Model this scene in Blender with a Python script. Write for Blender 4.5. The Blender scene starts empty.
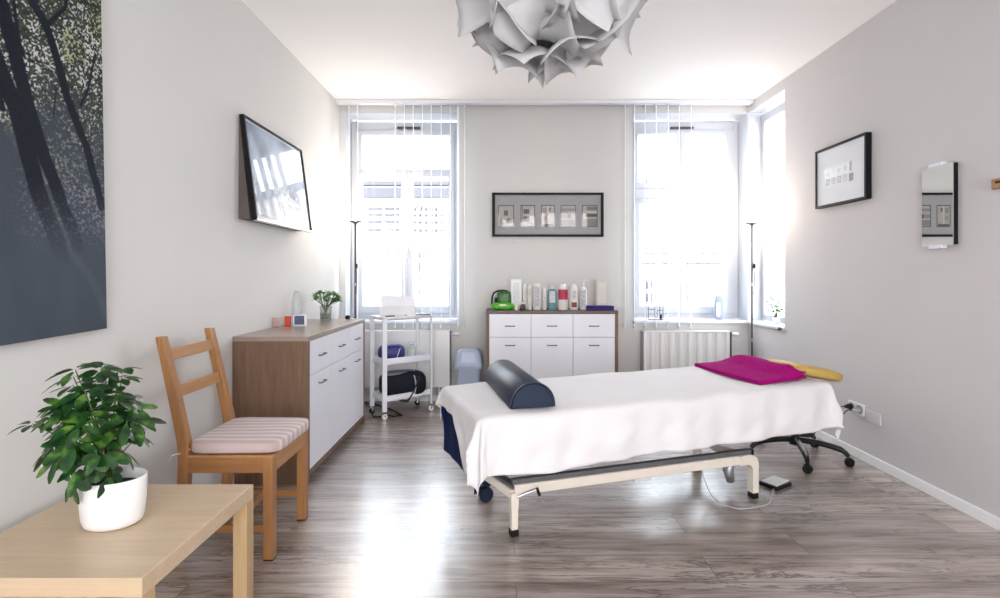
import bpy, bmesh, math, random
import numpy as np
from mathutils import Vector, Matrix
R = math.radians; PI = math.pi
sc = bpy.context.scene
C = bpy.context.scene.collection
CAMH = 1.22
# ------------------------------------------------------------------ materials
MATS = {}
def new_mat(name):
    m = bpy.data.materials.new(name); m.use_nodes = True
    nt = m.node_tree; nt.nodes.clear()
    out = nt.nodes.new('ShaderNodeOutputMaterial')
    MATS[name] = m
    return m, nt, out
def N(nt, t, **kw):
    n = nt.nodes.new(t)
    for k, v in kw.items(): setattr(n, k, v)
    return n
def L(nt, a, b): nt.links.new(a, b)
def rgba(c): return (c[0], c[1], c[2], 1.0)
def coords(nt, scale=(1,1,1), loc=(0,0,0), rot=(0,0,0)):
    tc = N(nt, 'ShaderNodeTexCoord'); mp = N(nt, 'ShaderNodeMapping')
    mp.inputs['Scale'].default_value = scale; mp.inputs['Location'].default_value = loc; mp.inputs['Rotation'].default_value = rot
    L(nt, tc.outputs['Object'], mp.inputs['Vector'])
    return mp.outputs['Vector']
def noise(nt, vec, scale, detail=4, rough=.5, dist=0):
    n = N(nt, 'ShaderNodeTexNoise'); n.inputs['Scale'].default_value = scale
    n.inputs['Detail'].default_value = detail; n.inputs['Roughness'].default_value = rough; n.inputs['Distortion'].default_value = dist
    L(nt, vec, n.inputs['Vector']); return n.outputs['Fac']
def ramp(nt, fac, stops):
    r = N(nt, 'ShaderNodeValToRGB'); e = r.color_ramp.elements
    while len(e) > 1: e.remove(e[-1])
    e[0].position = stops[0][0]; e[0].color = rgba(stops[0][1])
    for p, c in stops[1:]:
        q = e.new(p); q.color = rgba(c)
    L(nt, fac, r.inputs['Fac']); return r.outputs['Color']
def bump(nt, h, strength=.2, dist=.01):
    b = N(nt, 'ShaderNodeBump'); b.inputs['Strength'].default_value = strength; b.inputs['Distance'].default_value = dist
    L(nt, h, b.inputs['Height']); return b.outputs['Normal']
def P(name, col, rough=.5, metal=0, var=.06, scale=8, bmp=0, bscale=200, spec=.5, coat=0, sheen=0, emit=None, es=0, tint=None):
    """painted / plastic / fabric surface with a little procedural variation"""
    m, nt, out = new_mat(name)
    b = N(nt, 'ShaderNodeBsdfPrincipled')
    v = coords(nt)
    f = noise(nt, v, scale, 3)
    c1 = [max(0, x*(1-var)) for x in col]; c2 = [min(1, x*(1+var)) for x in col]
    L(nt, ramp(nt, f, [(.3, c1), (.7, c2)]), b.inputs['Base Color'])
    b.inputs['Roughness'].default_value = rough; b.inputs['Metallic'].default_value = metal
    b.inputs['Specular IOR Level'].default_value = spec
    b.inputs['Coat Weight'].default_value = coat; b.inputs['Sheen Weight'].default_value = sheen
    if bmp: L(nt, bump(nt, noise(nt, v, bscale, 2), bmp, .002), b.inputs['Normal'])
    if tint: b.inputs['Specular Tint'].default_value = rgba(tint)
    if emit: b.inputs['Emission Color'].default_value = rgba(emit); b.inputs['Emission Strength'].default_value = es
    L(nt, b.outputs[0], out.inputs[0]); return m
def wood(name, c1, c2, axis='x', rough=.45, g=1.0):
    m, nt, out = new_mat(name)
    b = N(nt, 'ShaderNodeBsdfPrincipled')
    s = {'x': (.6, 9, 9), 'y': (9, .6, 9), 'z': (9, 9, .6)}[axis]
    v = coords(nt, s)
    f = noise(nt, v, 4*g, 5, .6, .8); f2 = noise(nt, v, 22*g, 3, .6)
    mx = N(nt, 'ShaderNodeMath', operation='MULTIPLY_ADD'); mx.inputs[1].default_value = .35
    L(nt, f2, mx.inputs[0]); 
    mm = N(nt, 'ShaderNodeMath', operation='MULTIPLY'); mm.inputs[1].default_value = .65; L(nt, f, mm.inputs[0])
    L(nt, mm.outputs[0], mx.inputs[2])
    L(nt, ramp(nt, mx.outputs[0], [(.32, c1), (.66, c2)]), b.inputs['Base Color'])
    b.inputs['Roughness'].default_value = rough
    L(nt, bump(nt, mx.outputs[0], .08, .002), b.inputs['Normal'])
    L(nt, b.outputs[0], out.inputs[0]); return m
def glassy(name, tint=(1,1,1), refl=.06, rough=.02, body=0, bodycol=(.8,.8,.8)):
    """thin glass / clear plastic: mostly see-through, mirror highlights by viewing angle, optional milky body"""
    m, nt, out = new_mat(name)
    tr = N(nt, 'ShaderNodeBsdfTransparent'); tr.inputs[0].default_value = rgba(tint)
    gl = N(nt, 'ShaderNodeBsdfGlossy'); gl.inputs['Roughness'].default_value = rough
    lw = N(nt, 'ShaderNodeLayerWeight'); lw.inputs['Blend'].default_value = .5
    pw = N(nt, 'ShaderNodeMath', operation='POWER'); L(nt, lw.outputs['Facing'], pw.inputs[0]); pw.inputs[1].default_value = 5
    fr = N(nt, 'ShaderNodeMath', operation='MULTIPLY_ADD'); L(nt, pw.outputs[0], fr.inputs[0]); fr.inputs[1].default_value = .9; fr.inputs[2].default_value = .035
    ns = noise(nt, coords(nt), 3, 1)
    ma = N(nt, 'ShaderNodeMath', operation='MULTIPLY_ADD'); ma.inputs[1].default_value = .02; L(nt, ns, ma.inputs[0]); L(nt, fr.outputs[0], ma.inputs[2])
    mi = N(nt, 'ShaderNodeMixShader'); L(nt, ma.outputs[0], mi.inputs[0]); L(nt, tr.outputs[0], mi.inputs[1]); L(nt, gl.outputs[0], mi.inputs[2])
    last = mi.outputs[0]
    if body:
        df = N(nt, 'ShaderNodeBsdfPrincipled'); df.inputs['Base Color'].default_value = rgba(bodycol); df.inputs['Roughness'].default_value = .3
        m2 = N(nt, 'ShaderNodeMixShader'); m2.inputs[0].default_value = body; L(nt, last, m2.inputs[1]); L(nt, df.outputs[0], m2.inputs[2]); last = m2.outputs[0]
    L(nt, last, out.inputs[0]); return m
def thin_sheet(name, col, trans=.4, rough=.7, var=.03):
    m, nt, out = new_mat(name)
    d = N(nt, 'ShaderNodeBsdfPrincipled'); d.inputs['Roughness'].default_value = rough; d.inputs['Specular IOR Level'].default_value = .25
    c = ramp(nt, noise(nt, coords(nt), 5, 3), [(.3, [x*(1-var) for x in col]), (.7, col)])
    t = N(nt, 'ShaderNodeBsdfTranslucent'); L(nt, c, d.inputs['Base Color']); L(nt, c, t.inputs[0])
    mi = N(nt, 'ShaderNodeMixShader'); mi.inputs[0].default_value = trans
    L(nt, d.outputs[0], mi.inputs[1]); L(nt, t.outputs[0], mi.inputs[2]); L(nt, mi.outputs[0], out.inputs[0]); return m
def emis(name, col, s):
    m, nt, out = new_mat(name); e = N(nt, 'ShaderNodeEmission'); e.inputs[0].default_value = rgba(col); e.inputs[1].default_value = s
    L(nt, e.outputs[0], out.inputs[0]); return m
def attrmat(name, rough=.5, coat=0):
    """printed surface: the print is a colour attribute painted in code"""
    m, nt, out = new_mat(name); b = N(nt, 'ShaderNodeBsdfPrincipled'); a = N(nt, 'ShaderNodeAttribute'); a.attribute_name = 'print'
    L(nt, a.outputs['Color'], b.inputs['Base Color']); b.inputs['Roughness'].default_value = rough; b.inputs['Coat Weight'].default_value = coat
    b.inputs['Coat Roughness'].default_value = .03
    if not coat: b.inputs['Specular IOR Level'].default_value = .08
    L(nt, b.outputs[0], out.inputs[0]); return m

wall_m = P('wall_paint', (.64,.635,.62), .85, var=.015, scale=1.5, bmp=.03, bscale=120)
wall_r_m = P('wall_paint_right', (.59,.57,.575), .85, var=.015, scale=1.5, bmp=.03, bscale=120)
ceil_m = P('ceiling_paint', (.87,.87,.875), .9, var=.01, scale=1.5)
white_gloss = P('white_lacquer', (.76,.77,.83), .3, var=.01, scale=3)
white_paint = P('white_frame_paint', (.56,.59,.64), .4, var=.015, scale=4)
base_m = P('baseboard_paint', (.86,.86,.87), .4, var=.01)
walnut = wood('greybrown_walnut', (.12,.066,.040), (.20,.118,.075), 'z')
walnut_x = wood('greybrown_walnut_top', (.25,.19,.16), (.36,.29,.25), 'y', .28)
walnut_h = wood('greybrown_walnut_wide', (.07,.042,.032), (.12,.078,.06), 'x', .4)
birch = wood('birch_veneer', (.50,.37,.235), (.60,.47,.33), 'x', .35, .5)
birch_z = wood('birch_veneer_upright', (.42,.28,.14), (.54,.39,.22), 'z', .4, .5)
pine = wood('antique_pine_upright', (.26,.11,.035), (.38,.185,.07), 'z', .4)
pine_x = wood('antique_pine_x', (.26,.11,.035), (.38,.185,.07), 'x', .4)
pine_y = wood('antique_pine_y', (.31,.145,.05), (.44,.235,.10), 'y', .38)
black_m = P('black_plastic', (.006,.006,.007), .4, spec=.3)
black_frame = P('black_frame_paint', (.006,.006,.008), .5, spec=.2)
chrome = P('brushed_chrome', (.7,.7,.72), .18, 1)
dark_metal = P('grey_handle_metal', (.10,.10,.115), .35, .8)
steel = P('grey_lacquered_steel', (.36,.36,.38), .35, .6)
cream_steel = P('cream_lacquered_steel', (.72,.66,.58), .35, var=.02)
grey_strip = P('dark_grey_edge', (.10,.10,.11), .5)
navy_vinyl = P('navy_vinyl', (.003,.007,.020), .40, bmp=.08, bscale=350, spec=.6, tint=(.6,.74,1))
navy_fabric = P('navy_fabric', (.003,.014,.07), .8, bmp=.2, spec=.15)
sheet_m = P('white_cotton', (.68,.665,.68), .9, var=.02, bmp=.15, bscale=600, sheen=.2)
pink_m = P('magenta_terry', (.34,.005,.16), .95, var=.15, scale=60, bmp=.8, bscale=500, spec=.1)
yellow_m = P('mustard_vinyl', (.48,.33,.08), .55)
pot_white = P('white_ceramic', (.80,.80,.80), .35, var=.01)
soil_m = P('potting_soil', (.03,.02,.014), .95, var=.4, scale=60, bmp=.8)
paper_m = thin_sheet('shade_paper', (.62,.62,.63), .16)
slat_m = thin_sheet('blind_fabric', (.88,.89,.91), .5)
rad_m = P('radiator_enamel', (.78,.78,.78), .35, var=.01)
bin_m = glassy('bin_plastic', (.8,.88,1), .05, .2, .82, (.50,.58,.70))
bin_lid = P('bin_lid_plastic', (.36,.42,.55), .35)
glass_m = glassy('window_glass', (1,1,1))
jar_m = glassy('clear_glass', (.93,.97,.96), .08, .05, .14, (.6,.65,.62))
mist_m = glassy('frosted_bottle', (.9,.92,.94), .05, .2, .45, (.62,.64,.66))
rubber = P('black_rubber', (.007,.007,.007), .6, spec=.25)
outlet_m = P('outlet_plastic', (.80,.80,.80), .35)
clear_m = glassy('clear_shelf', (.95,.97,1), .06, .05, .3, (.85,.87,.9))
mirror_m = P('mirror_silver', (.86,.88,.88), .01, 1, var=.005)
mat_board = P('mat_board_white', (.68,.70,.74), .6, var=.01)
mat_grey = P('mat_board_grey', (.30,.30,.31), .6, var=.04, scale=20)
bag_dark = P('dark_bag_nylon', (.006,.009,.018), .6, bmp=.4, bscale=300, spec=.2)
bag_grey = P('grey_bag_panel', (.22,.24,.29), .6)
strap_m = P('black_strap', (.01,.01,.012), .6)
bulb_m = emis('lamp_bulb_glow', (1,.82,.62), 60)
bulb_off = P('bulb_glass_white', (.85,.84,.82), .3)
print_m = attrmat('forest_print', .55)
print_g = attrmat('photo_print_glazed', .45, 1.0)
facade_m = P('facade_render', (.62,.61,.58), .9, var=.03, scale=.6)
facade2_m = P('facade_grey_band', (.075,.082,.10), .9, var=.03, scale=.6)
facade_win = P('facade_window_glass', (.06,.07,.09), .6, spec=.1)
street_m = P('street_paving', (.45,.45,.45), .9, var=.1, scale=.5)
rail_m = P('railing_iron', (.07,.075,.085), .5, spec=.2)
def leafmat(name, a, b, c, sc_):
    m, nt, out = new_mat(name); p = N(nt, 'ShaderNodeBsdfPrincipled')
    oi = N(nt, 'ShaderNodeObjectInfo')
    f = noise(nt, coords(nt), sc_, 3)
    L(nt, ramp(nt, f, [(.38, a), (.54, b), (.66, c)]), p.inputs['Base Color']); p.inputs['Roughness'].default_value = .35
    t = N(nt, 'ShaderNodeBsdfTranslucent'); t.inputs[0].default_value = rgba([x*1.6 for x in b])
    mi = N(nt, 'ShaderNodeMixShader'); mi.inputs[0].default_value = .18
    L(nt, p.outputs[0], mi.inputs[1]); L(nt, t.outputs[0], mi.inputs[2]); L(nt, mi.outputs[0], out.inputs[0]); return m
leaf_dark = leafmat('glossy_dark_leaf', (.004,.024,.007), (.02,.09,.014), (.13,.26,.04), 24)
leaf_mid = leafmat('fresh_green_leaf', (.03,.12,.03), (.10,.28,.07), (.30,.48,.22), 40)
stem_m = P('green_brown_stem', (.10,.13,.04), .6)

def floor_mat():
    m, nt, out = new_mat('grey_oak_laminate'); b = N(nt, 'ShaderNodeBsdfPrincipled')
    v = coords(nt, (1,1,1), (.37,.05,0))
    br = N(nt, 'ShaderNodeTexBrick'); br.offset = .37; br.offset_frequency = 2
    br.inputs['Color1'].default_value = (0,0,0,1); br.inputs['Color2'].default_value = (1,1,1,1)
    br.inputs['Mortar'].default_value = (.5,.5,.5,1)
    br.inputs['Scale'].default_value = 1; br.inputs['Mortar Size'].default_value = .0016; br.inputs['Mortar Smooth'].default_value = .3
    br.inputs['Brick Width'].default_value = 1.29; br.inputs['Row Height'].default_value = .192
    L(nt, v, br.inputs['Vector'])
    # per plank shift of the grain
    sx = N(nt, 'ShaderNodeVectorMath', operation='MULTIPLY_ADD'); sx.inputs[1].default_value = (7.3, 3.1, 5.0)
    L(nt, br.outputs['Color'], sx.inputs[0]); L(nt, v, sx.inputs[2])
    mp = N(nt, 'ShaderNodeMapping'); mp.inputs['Scale'].default_value = (.55, 5.5, 1); L(nt, sx.outputs[0], mp.inputs['Vector'])
    g1 = noise(nt, mp.outputs[0], 3.0, 6, .62, .5)
    mp2 = N(nt, 'ShaderNodeMapping'); mp2.inputs['Scale'].default_value = (1.2, 30, 1); L(nt, sx.outputs[0], mp2.inputs['Vector'])
    g2 = noise(nt, mp2.outputs[0], 4, 3, .6)
    mp3 = N(nt, 'ShaderNodeMapping'); mp3.inputs['Scale'].default_value = (.8, 7, 1); mp3.inputs['Location'].default_value = (4,9,0); L(nt, sx.outputs[0], mp3.inputs['Vector'])
    g3 = noise(nt, mp3.outputs[0], 1.6, 5, .7, 1.2)
    mm = N(nt, 'ShaderNodeMath', operation='MULTIPLY_ADD'); mm.inputs[1].default_value = .3; L(nt, g2, mm.inputs[0])
    m2 = N(nt, 'ShaderNodeMath', operation='MULTIPLY'); m2.inputs[1].default_value = .7; L(nt, g1, m2.inputs[0]); L(nt, m2.outputs[0], mm.inputs[2])
    base = ramp(nt, mm.outputs[0], [(.30, (.10,.068,.052)), (.44, (.27,.212,.182)), (.58, (.44,.375,.34)), (.76,(.54,.49,.465))])
    # per plank tone
    hv = N(nt, 'ShaderNodeHueSaturation')
    tone = N(nt, 'ShaderNodeMapRange'); tone.inputs['To Min'].default_value = .80; tone.inputs['To Max'].default_value = 1.18
    L(nt, br.outputs['Color'], tone.inputs['Value']); L(nt, tone.outputs[0], hv.inputs['Value']); L(nt, base, hv.inputs['Color'])
    # dark cracks along the boards
    ck = ramp(nt, g3, [(.470, (0,0,0)), (.494, (1,1,1)), (.506, (1,1,1)), (.530, (0,0,0))])
    msk = ramp(nt, noise(nt, coords(nt, (1.1,2.6,1), (2,5,0)), 1.3, 2), [(.42, (0,0,0)), (.55, (1,1,1))])
    ckm = N(nt, 'ShaderNodeMath', operation='MULTIPLY'); L(nt, ck, ckm.inputs[0]); L(nt, msk, ckm.inputs[1])
    ckm2 = N(nt, 'ShaderNodeMath', operation='MULTIPLY'); L(nt, ckm.outputs[0], ckm2.inputs[0]); ckm2.inputs[1].default_value = .85
    mix = N(nt, 'ShaderNodeMix', data_type='RGBA'); L(nt, ckm2.outputs[0], mix.inputs['Factor']); L(nt, hv.outputs[0], mix.inputs['A']); mix.inputs['B'].default_value = (.06,.045,.04,1)
    mix2 = N(nt, 'ShaderNodeMix', data_type='RGBA'); L(nt, br.outputs['Fac'], mix2.inputs['Factor']); L(nt, mix.outputs['Result'], mix2.inputs['A']); mix2.inputs['B'].default_value = (.07,.06,.055,1)
    L(nt, mix2.outputs['Result'], b.inputs['Base Color'])
    rr = N(nt, 'ShaderNodeMapRange'); rr.inputs['To Min'].default_value = .25; rr.inputs['To Max'].default_value = .38
    L(nt, g1, rr.inputs['Value']); L(nt, rr.outputs[0], b.inputs['Roughness'])
    b.inputs['IOR'].default_value = 1.7; b.inputs['Coat Weight'].default_value = .85; b.inputs['Coat Roughness'].default_value = .27; b.inputs['Coat IOR'].default_value = 1.7
    L(nt, bump(nt, mm.outputs[0], .10, .002), b.inputs['Normal'])
    L(nt, b.outputs[0], out.inputs[0]); return m
floor_m = floor_mat()
def cushion_mat():
    m, nt, out = new_mat('striped_cushion_cotton'); b = N(nt, 'ShaderNodeBsdfPrincipled')
    v = coords(nt); sp = N(nt, 'ShaderNodeSeparateXYZ'); L(nt, v, sp.inputs[0])
    wv = noise(nt, coords(nt, (2,8,2)), 3, 2)
    a = N(nt, 'ShaderNodeMath', operation='MULTIPLY_ADD'); a.inputs[1].default_value = .015; L(nt, wv, a.inputs[0]); L(nt, sp.outputs[1], a.inputs[2])
    s1 = N(nt, 'ShaderNodeMath', operation='MULTIPLY'); s1.inputs[1].default_value = 130; L(nt, a.outputs[0], s1.inputs[0])
    s2 = N(nt, 'ShaderNodeMath', operation='SINE'); L(nt, s1.outputs[0], s2.inputs[0])
    mr = N(nt, 'ShaderNodeMapRange'); mr.inputs['From Min'].default_value = -1; L(nt, s2.outputs[0], mr.inputs['Value'])
    L(nt, ramp(nt, mr.outputs[0], [(.1, (.46,.34,.325)), (.5, (.50,.385,.37)), (.85, (.56,.47,.46)), (1, (.63,.57,.57))]), b.inputs['Base Color'])
    b.inputs['Roughness'].default_value = .85; b.inputs['Sheen Weight'].default_value = .2
    L(nt, bump(nt, noise(nt, v, 500, 2), .2, .002), b.inputs['Normal']); L(nt, b.outputs[0], out.inputs[0]); return m
cushion_m = cushion_mat()

# ------------------------------------------------------------------ builders
INV = {}
def tag(o, label=None, cat=None, group=None, kind=None):
    if label: o['label'] = label
    if cat: o['category'] = cat
    if group: o['group'] = group
    if kind: o['kind'] = kind
    return o
def thing(name, label, cat, loc=(0,0,0), rz=0, group=None, kind=None):
    o = bpy.data.objects.new(name, None); C.objects.link(o)
    o.empty_display_size = .1
    o.location = loc; o.rotation_euler = (0,0,rz)
    INV[o.name] = (Matrix.Translation(loc) @ Matrix.Rotation(rz, 4, 'Z')).inverted()
    return tag(o, label, cat, group, kind)
class MB:
    """collects shapes of ONE object"""
    def __init__(s): s.v = []; s.f = []; s.col = None
    def add(s, vs, fs):
        n = len(s.v); s.v += [Vector(p) for p in vs]; s.f += [tuple(i+n for i in f) for f in fs]; return s
    def box(s, x0, x1, y0, y1, z0, z1, M=None):
        vs = [(x,y,z) for x in (x0,x1) for y in (y0,y1) for z in (z0,z1)]
        if M: vs = [M @ Vector(p) for p in vs]
        return s.add(vs, [(0,1,3,2),(4,6,7,5),(0,4,5,1),(2,3,7,6),(0,2,6,4),(1,5,7,3)])
    def bar(s, a, b, w, h, up=(0,0,1)):
        a = Vector(a); b = Vector(b); d = (b-a).normalized(); up = Vector(up)
        if abs(d.dot(up)) > .98: up = Vector((0,1,0))
        x = d.cross(up).normalized(); z = x.cross(d).normalized()
        vs = [p + x*sx*w/2 + z*sz*h/2 for p in (a,b) for sx in (-1,1) for sz in (-1,1)]
        return s.add(vs, [(0,1,3,2),(4,6,7,5),(0,4,5,1),(2,3,7,6),(0,2,6,4),(1,5,7,3)])
    def tube(s, pts, r, seg=10, caps=True):
        pts = [Vector(p) for p in pts]; n = len(pts)
        rs = r if isinstance(r, (list,tuple)) else [r]*n
        ref = None; rings = []; base = len(s.v)
        for i, p in enumerate(pts):
            d = (pts[min(i+1,n-1)] - pts[max(i-1,0)]).normalized()
            if ref is None: ref = Vector((0,0,1)) if abs(d.z) < .9 else Vector((1,0,0))
            x = d.cross(ref).normalized(); y = d.cross(x).normalized(); ref = x.cross(d).normalized()
            for k in range(seg):
                a = 2*PI*k/seg; s.v.append(p + x*math.cos(a)*rs[i] + y*math.sin(a)*rs[i])
        for i in range(n-1):
            for k in range(seg):
                a = base+i*seg+k; b = base+i*seg+(k+1)%seg
                s.f.append((a, b, b+seg, a+seg))
        if caps:
            s.f.append(tuple(base+k for k in range(seg))[::-1]); s.f.append(tuple(base+(n-1)*seg+k for k in range(seg)))
        return s
    def lathe(s, prof, c=(0,0,0), seg=28, sx=1, sy=1, M=None):
        base = len(s.v); c = Vector(c)
        for (r, z) in prof:
            for k in range(seg):
                a = 2*PI*k/seg; p = Vector((r*math.cos(a)*sx, r*math.sin(a)*sy, z))
                s.v.append((M @ p if M else p) + c)
        for i in range(len(prof)-1):
            for k in range(seg):
                a = base+i*seg+k; b = base+i*seg+(k+1)%seg
                s.f.append((a, b, b+seg, a+seg))
        if prof[0][0] > 1e-5: s.f.append(tuple(base+k for k in range(seg))[::-1])
        if prof[-1][0] > 1e-5: s.f.append(tuple(base+(len(prof)-1)*seg+k for k in range(seg)))
        return s
    def grid(s, fn, nu, nv):
        base = len(s.v)
        for i in range(nu+1):
            for j in range(nv+1): s.v.append(Vector(fn(i/nu, j/nv)))
        w = nv+1
        for i in range(nu):
            for j in range(nv):
                a = base+i*w+j; s.f.append((a, a+w, a+w+1, a+1))
        return s
    def blob(s, c, rx, ry, rz, e=1.0, M=None, nu=24, nv=14, fn=None):
        """superellipsoid; e<1 boxy"""
        base = len(s.v); c = Vector(c)
        def pw(x, e): return math.copysign(abs(x)**e, x)
        for j in range(nv+1):
            ph = -PI/2 + PI*j/nv
            for i in range(nu):
                th = 2*PI*i/nu
                p = Vector((rx*pw(math.cos(ph),e)*pw(math.cos(th),e), ry*pw(math.cos(ph),e)*pw(math.sin(th),e), rz*pw(math.sin(ph),e)))
                if fn: p = Vector(fn(p))
                if M: p = M @ p
                s.v.append(c+p)
        for j in range(nv):
            for i in range(nu):
                a = base+j*nu+i; b = base+j*nu+(i+1)%nu; s.f.append((a, b, b+nu, a+nu))
        return s
    def poly_ext(s, pts, a, b):
        """polygon pts (list of 3D) extruded by vector"""
        n = len(pts); d = Vector(b)
        vs = [Vector(p)+Vector(a) for p in pts] + [Vector(p)+Vector(a)+d for p in pts]
        return s.add(vs, [tuple(range(n))[::-1], tuple(range(n,2*n))] + [(i,(i+1)%n,(i+1)%n+n,i+n) for i in range(n)])
    def build(s, name, mat, parent=None, smooth=False, bevel=0, seg=2, solid=0, sub=0, local=False):
        vs = s.v
        loc = None
        if parent is not None and not local:
            M = INV[parent.name]; vs = [M @ v for v in vs]
        elif parent is None:
            xs = [v.x for v in vs]; ys = [v.y for v in vs]; zs = [v.z for v in vs]
            loc = Vector(((min(xs)+max(xs))/2, (min(ys)+max(ys))/2, min(zs)))
            vs = [v-loc for v in vs]
        me = bpy.data.meshes.new(name); me.from_pydata([tuple(v) for v in vs], [], s.f); me.validate()
        bm = bmesh.new(); bm.from_mesh(me); bmesh.ops.remove_doubles(bm, verts=bm.verts, dist=1e-6)
        bmesh.ops.recalc_face_normals(bm, faces=bm.faces); bm.to_mesh(me); bm.free()
        me.materials.append(mat)
        o = bpy.data.objects.new(name, me); C.objects.link(o)
        if parent is not None:
            o.parent = parent; INV[o.name] = INV[parent.name]
        if loc is not None: o.location = loc; INV[o.name] = Matrix.Translation(-loc)
        if smooth:
            for p in me.polygons: p.use_smooth = True
            if smooth == 'auto':
                try: me.set_sharp_from_angle(angle=R(40))
                except Exception: pass
        if solid: md = o.modifiers.new('Solidify', 'SOLIDIFY'); md.thickness = solid; md.offset = 0
        if bevel:
            md = o.modifiers.new('Bevel', 'BEVEL'); md.width = bevel; md.segments = seg; md.limit_method = 'ANGLE'; md.angle_limit = R(40)
        if sub: md = o.modifiers.new('Subsurf', 'SUBSURF'); md.levels = sub; md.render_levels = sub
        return o
def box(name, mat, parent, x0,x1,y0,y1,z0,z1, **k): return MB().box(x0,x1,y0,y1,z0,z1).build(name, mat, parent, **k)
def struct(o): o['kind'] = 'structure'; return o
def painted(name, o_pt, du, dv, nu, nv, fn, mat, parent):
    """a flat print: grid of nu x nv with colours from fn(u,v)"""
    mb = MB(); o_pt = Vector(o_pt); du = Vector(du); dv = Vector(dv)
    mb.grid(lambda u, v: o_pt + du*u + dv*v, nu, nv)
    M = INV[parent.name]
    me = bpy.data.meshes.new(name); me.from_pydata([tuple(M @ v) for v in mb.v], [], mb.f)
    at = me.color_attributes.new('print', 'FLOAT_COLOR', 'POINT')
    data = np.ones((len(mb.v), 4), dtype=np.float32); k = 0
    for i in range(nu+1):
        for j in range(nv+1):
            data[k, :3] = fn(i/nu, j/nv); k += 1
    at.data.foreach_set('color', data.ravel()); me.materials.append(mat)
    o = bpy.data.objects.new(name, me); C.objects.link(o); o.parent = parent; INV[o.name] = INV[parent.name]
    return o
def copy_tree(o, parent=None):
    c = o.copy(); C.objects.link(c); c.parent = parent
    if o.name in INV: INV[c.name] = INV[o.name]
    for ch in [x for x in C.objects if x.parent == o]: copy_tree(ch, c)
    return c
# value noise for painted prints
_rs = np.random.RandomState(5); _T = _rs.rand(256, 256)
def vn(x, y):
    xi = math.floor(x); yi = math.floor(y); fx = x-xi; fy = y-yi
    fx = fx*fx*(3-2*fx); fy = fy*fy*(3-2*fy)
    a = _T[xi & 255, yi & 255]; b = _T[(xi+1) & 255, yi & 255]; c = _T[xi & 255, (yi+1) & 255]; d = _T[(xi+1) & 255, (yi+1) & 255]
    return (a*(1-fx)+b*fx)*(1-fy) + (c*(1-fx)+d*fx)*fy
def fbm(x, y, o=3):
    s = 0; a = .5; t = 0
    for k in range(o): s += a*vn(x*2**k+17*k, y*2**k+5*k); t += a; a *= .5
    return s/t
def sstep(a, b, x):
    t = min(1, max(0, (x-a)/(b-a))); return t*t*(3-2*t)

# ------------------------------------------------------------------ room
XL, XR, YB, YF, H = -1.57, 2.38, 4.84, -1.6, 2.875
T = .26
struct(MB().box(XL-.2, XR+.24, YF-.2, YB+T, -.12, 0).build('floor', floor_m))
struct(MB().box(XL-.2, XR+.24, YF-.2, YB+T, H, H+.12).build('ceiling', ceil_m))
struct(MB().box(XL-.2, XL, YF, YB+T, 0, H).build('wall_left', wall_m))
L0, L1, R0, R1 = -1.52, -.42, 1.262, 2.38
ZS, ZH = .755, 2.79
mb = MB()
mb.box(XL, XR, YB, YB+T, 0, ZS); mb.box(XL, XR, YB, YB+T, ZH, H)
mb.box(XL, L0, YB, YB+T, ZS, ZH); mb.box(L1, R0, YB, YB+T, ZS, ZH)
struct(mb.build('wall_back', wall_m))
S0, S1 = 4.205, 4.84
mb = MB(); XO = XR+.2
mb.box(XR, XO, YF, S0, 0, H); mb.box(XR, XO, S0, S1, 0, ZS); mb.box(XR, XO, S0, S1, ZH, H); mb.box(XR, XO, S1, YB+T, 0, H)
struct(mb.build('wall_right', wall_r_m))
mb = MB(); mb.box(XL-.2, -1.1, YF-.2, YF, 0, H); mb.box(2.0, XR+.24, YF-.2, YF, 0, H); mb.box(-1.1, 2.0, YF-.2, YF, 0, .35); mb.box(-1.1, 2.0, YF-.2, YF, 2.7, H)
struct(mb.build('wall_rear', wall_m))
struct(MB().box(XR-.014, XR, YF, YB, 0, .06).build('baseboard_right', base_m, bevel=.003))
struct(MB().box(XL, XL+.014, YF, YB, 0, .06).build('baseboard_left', base_m, bevel=.003))
struct(MB().box(XL+.014, XR-.014, YB-.014, YB, 0, .06).build('baseboard_back', base_m, bevel=.003))
# white painted reveals round the windows (plaster trims)
def reveal(n, x0, x1, right=False):
    m_ = MB().box(x0, x0+.006, YB, YB+T, ZS, ZH) if not right else MB().box(x1-.006, x1, YB+.001, YB+T, ZS, ZH)
    m_.box(x0+.006, x1-.006, YB, YB+T, ZH-.006, ZH)
    (m_.box(x1-.006, x1, YB, YB+T, ZS, ZH) if not right else m_.box(x0, x0+.006, YB, YB+T, ZS, ZH))
    struct(m_.build('trim_%d' % n, white_paint))
reveal(1, L0, L1); reveal(2, R0, R1, True)
m_ = MB().box(XR, XO, S1-.006, S1-.0005, ZS, ZH); m_.box(XR, XO, S0, S0+.006, ZS, ZH); m_.box(XR, XO, S0+.006, S1-.006, ZH-.006, ZH)
struct(m_.build('trim_3', white_paint))

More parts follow.
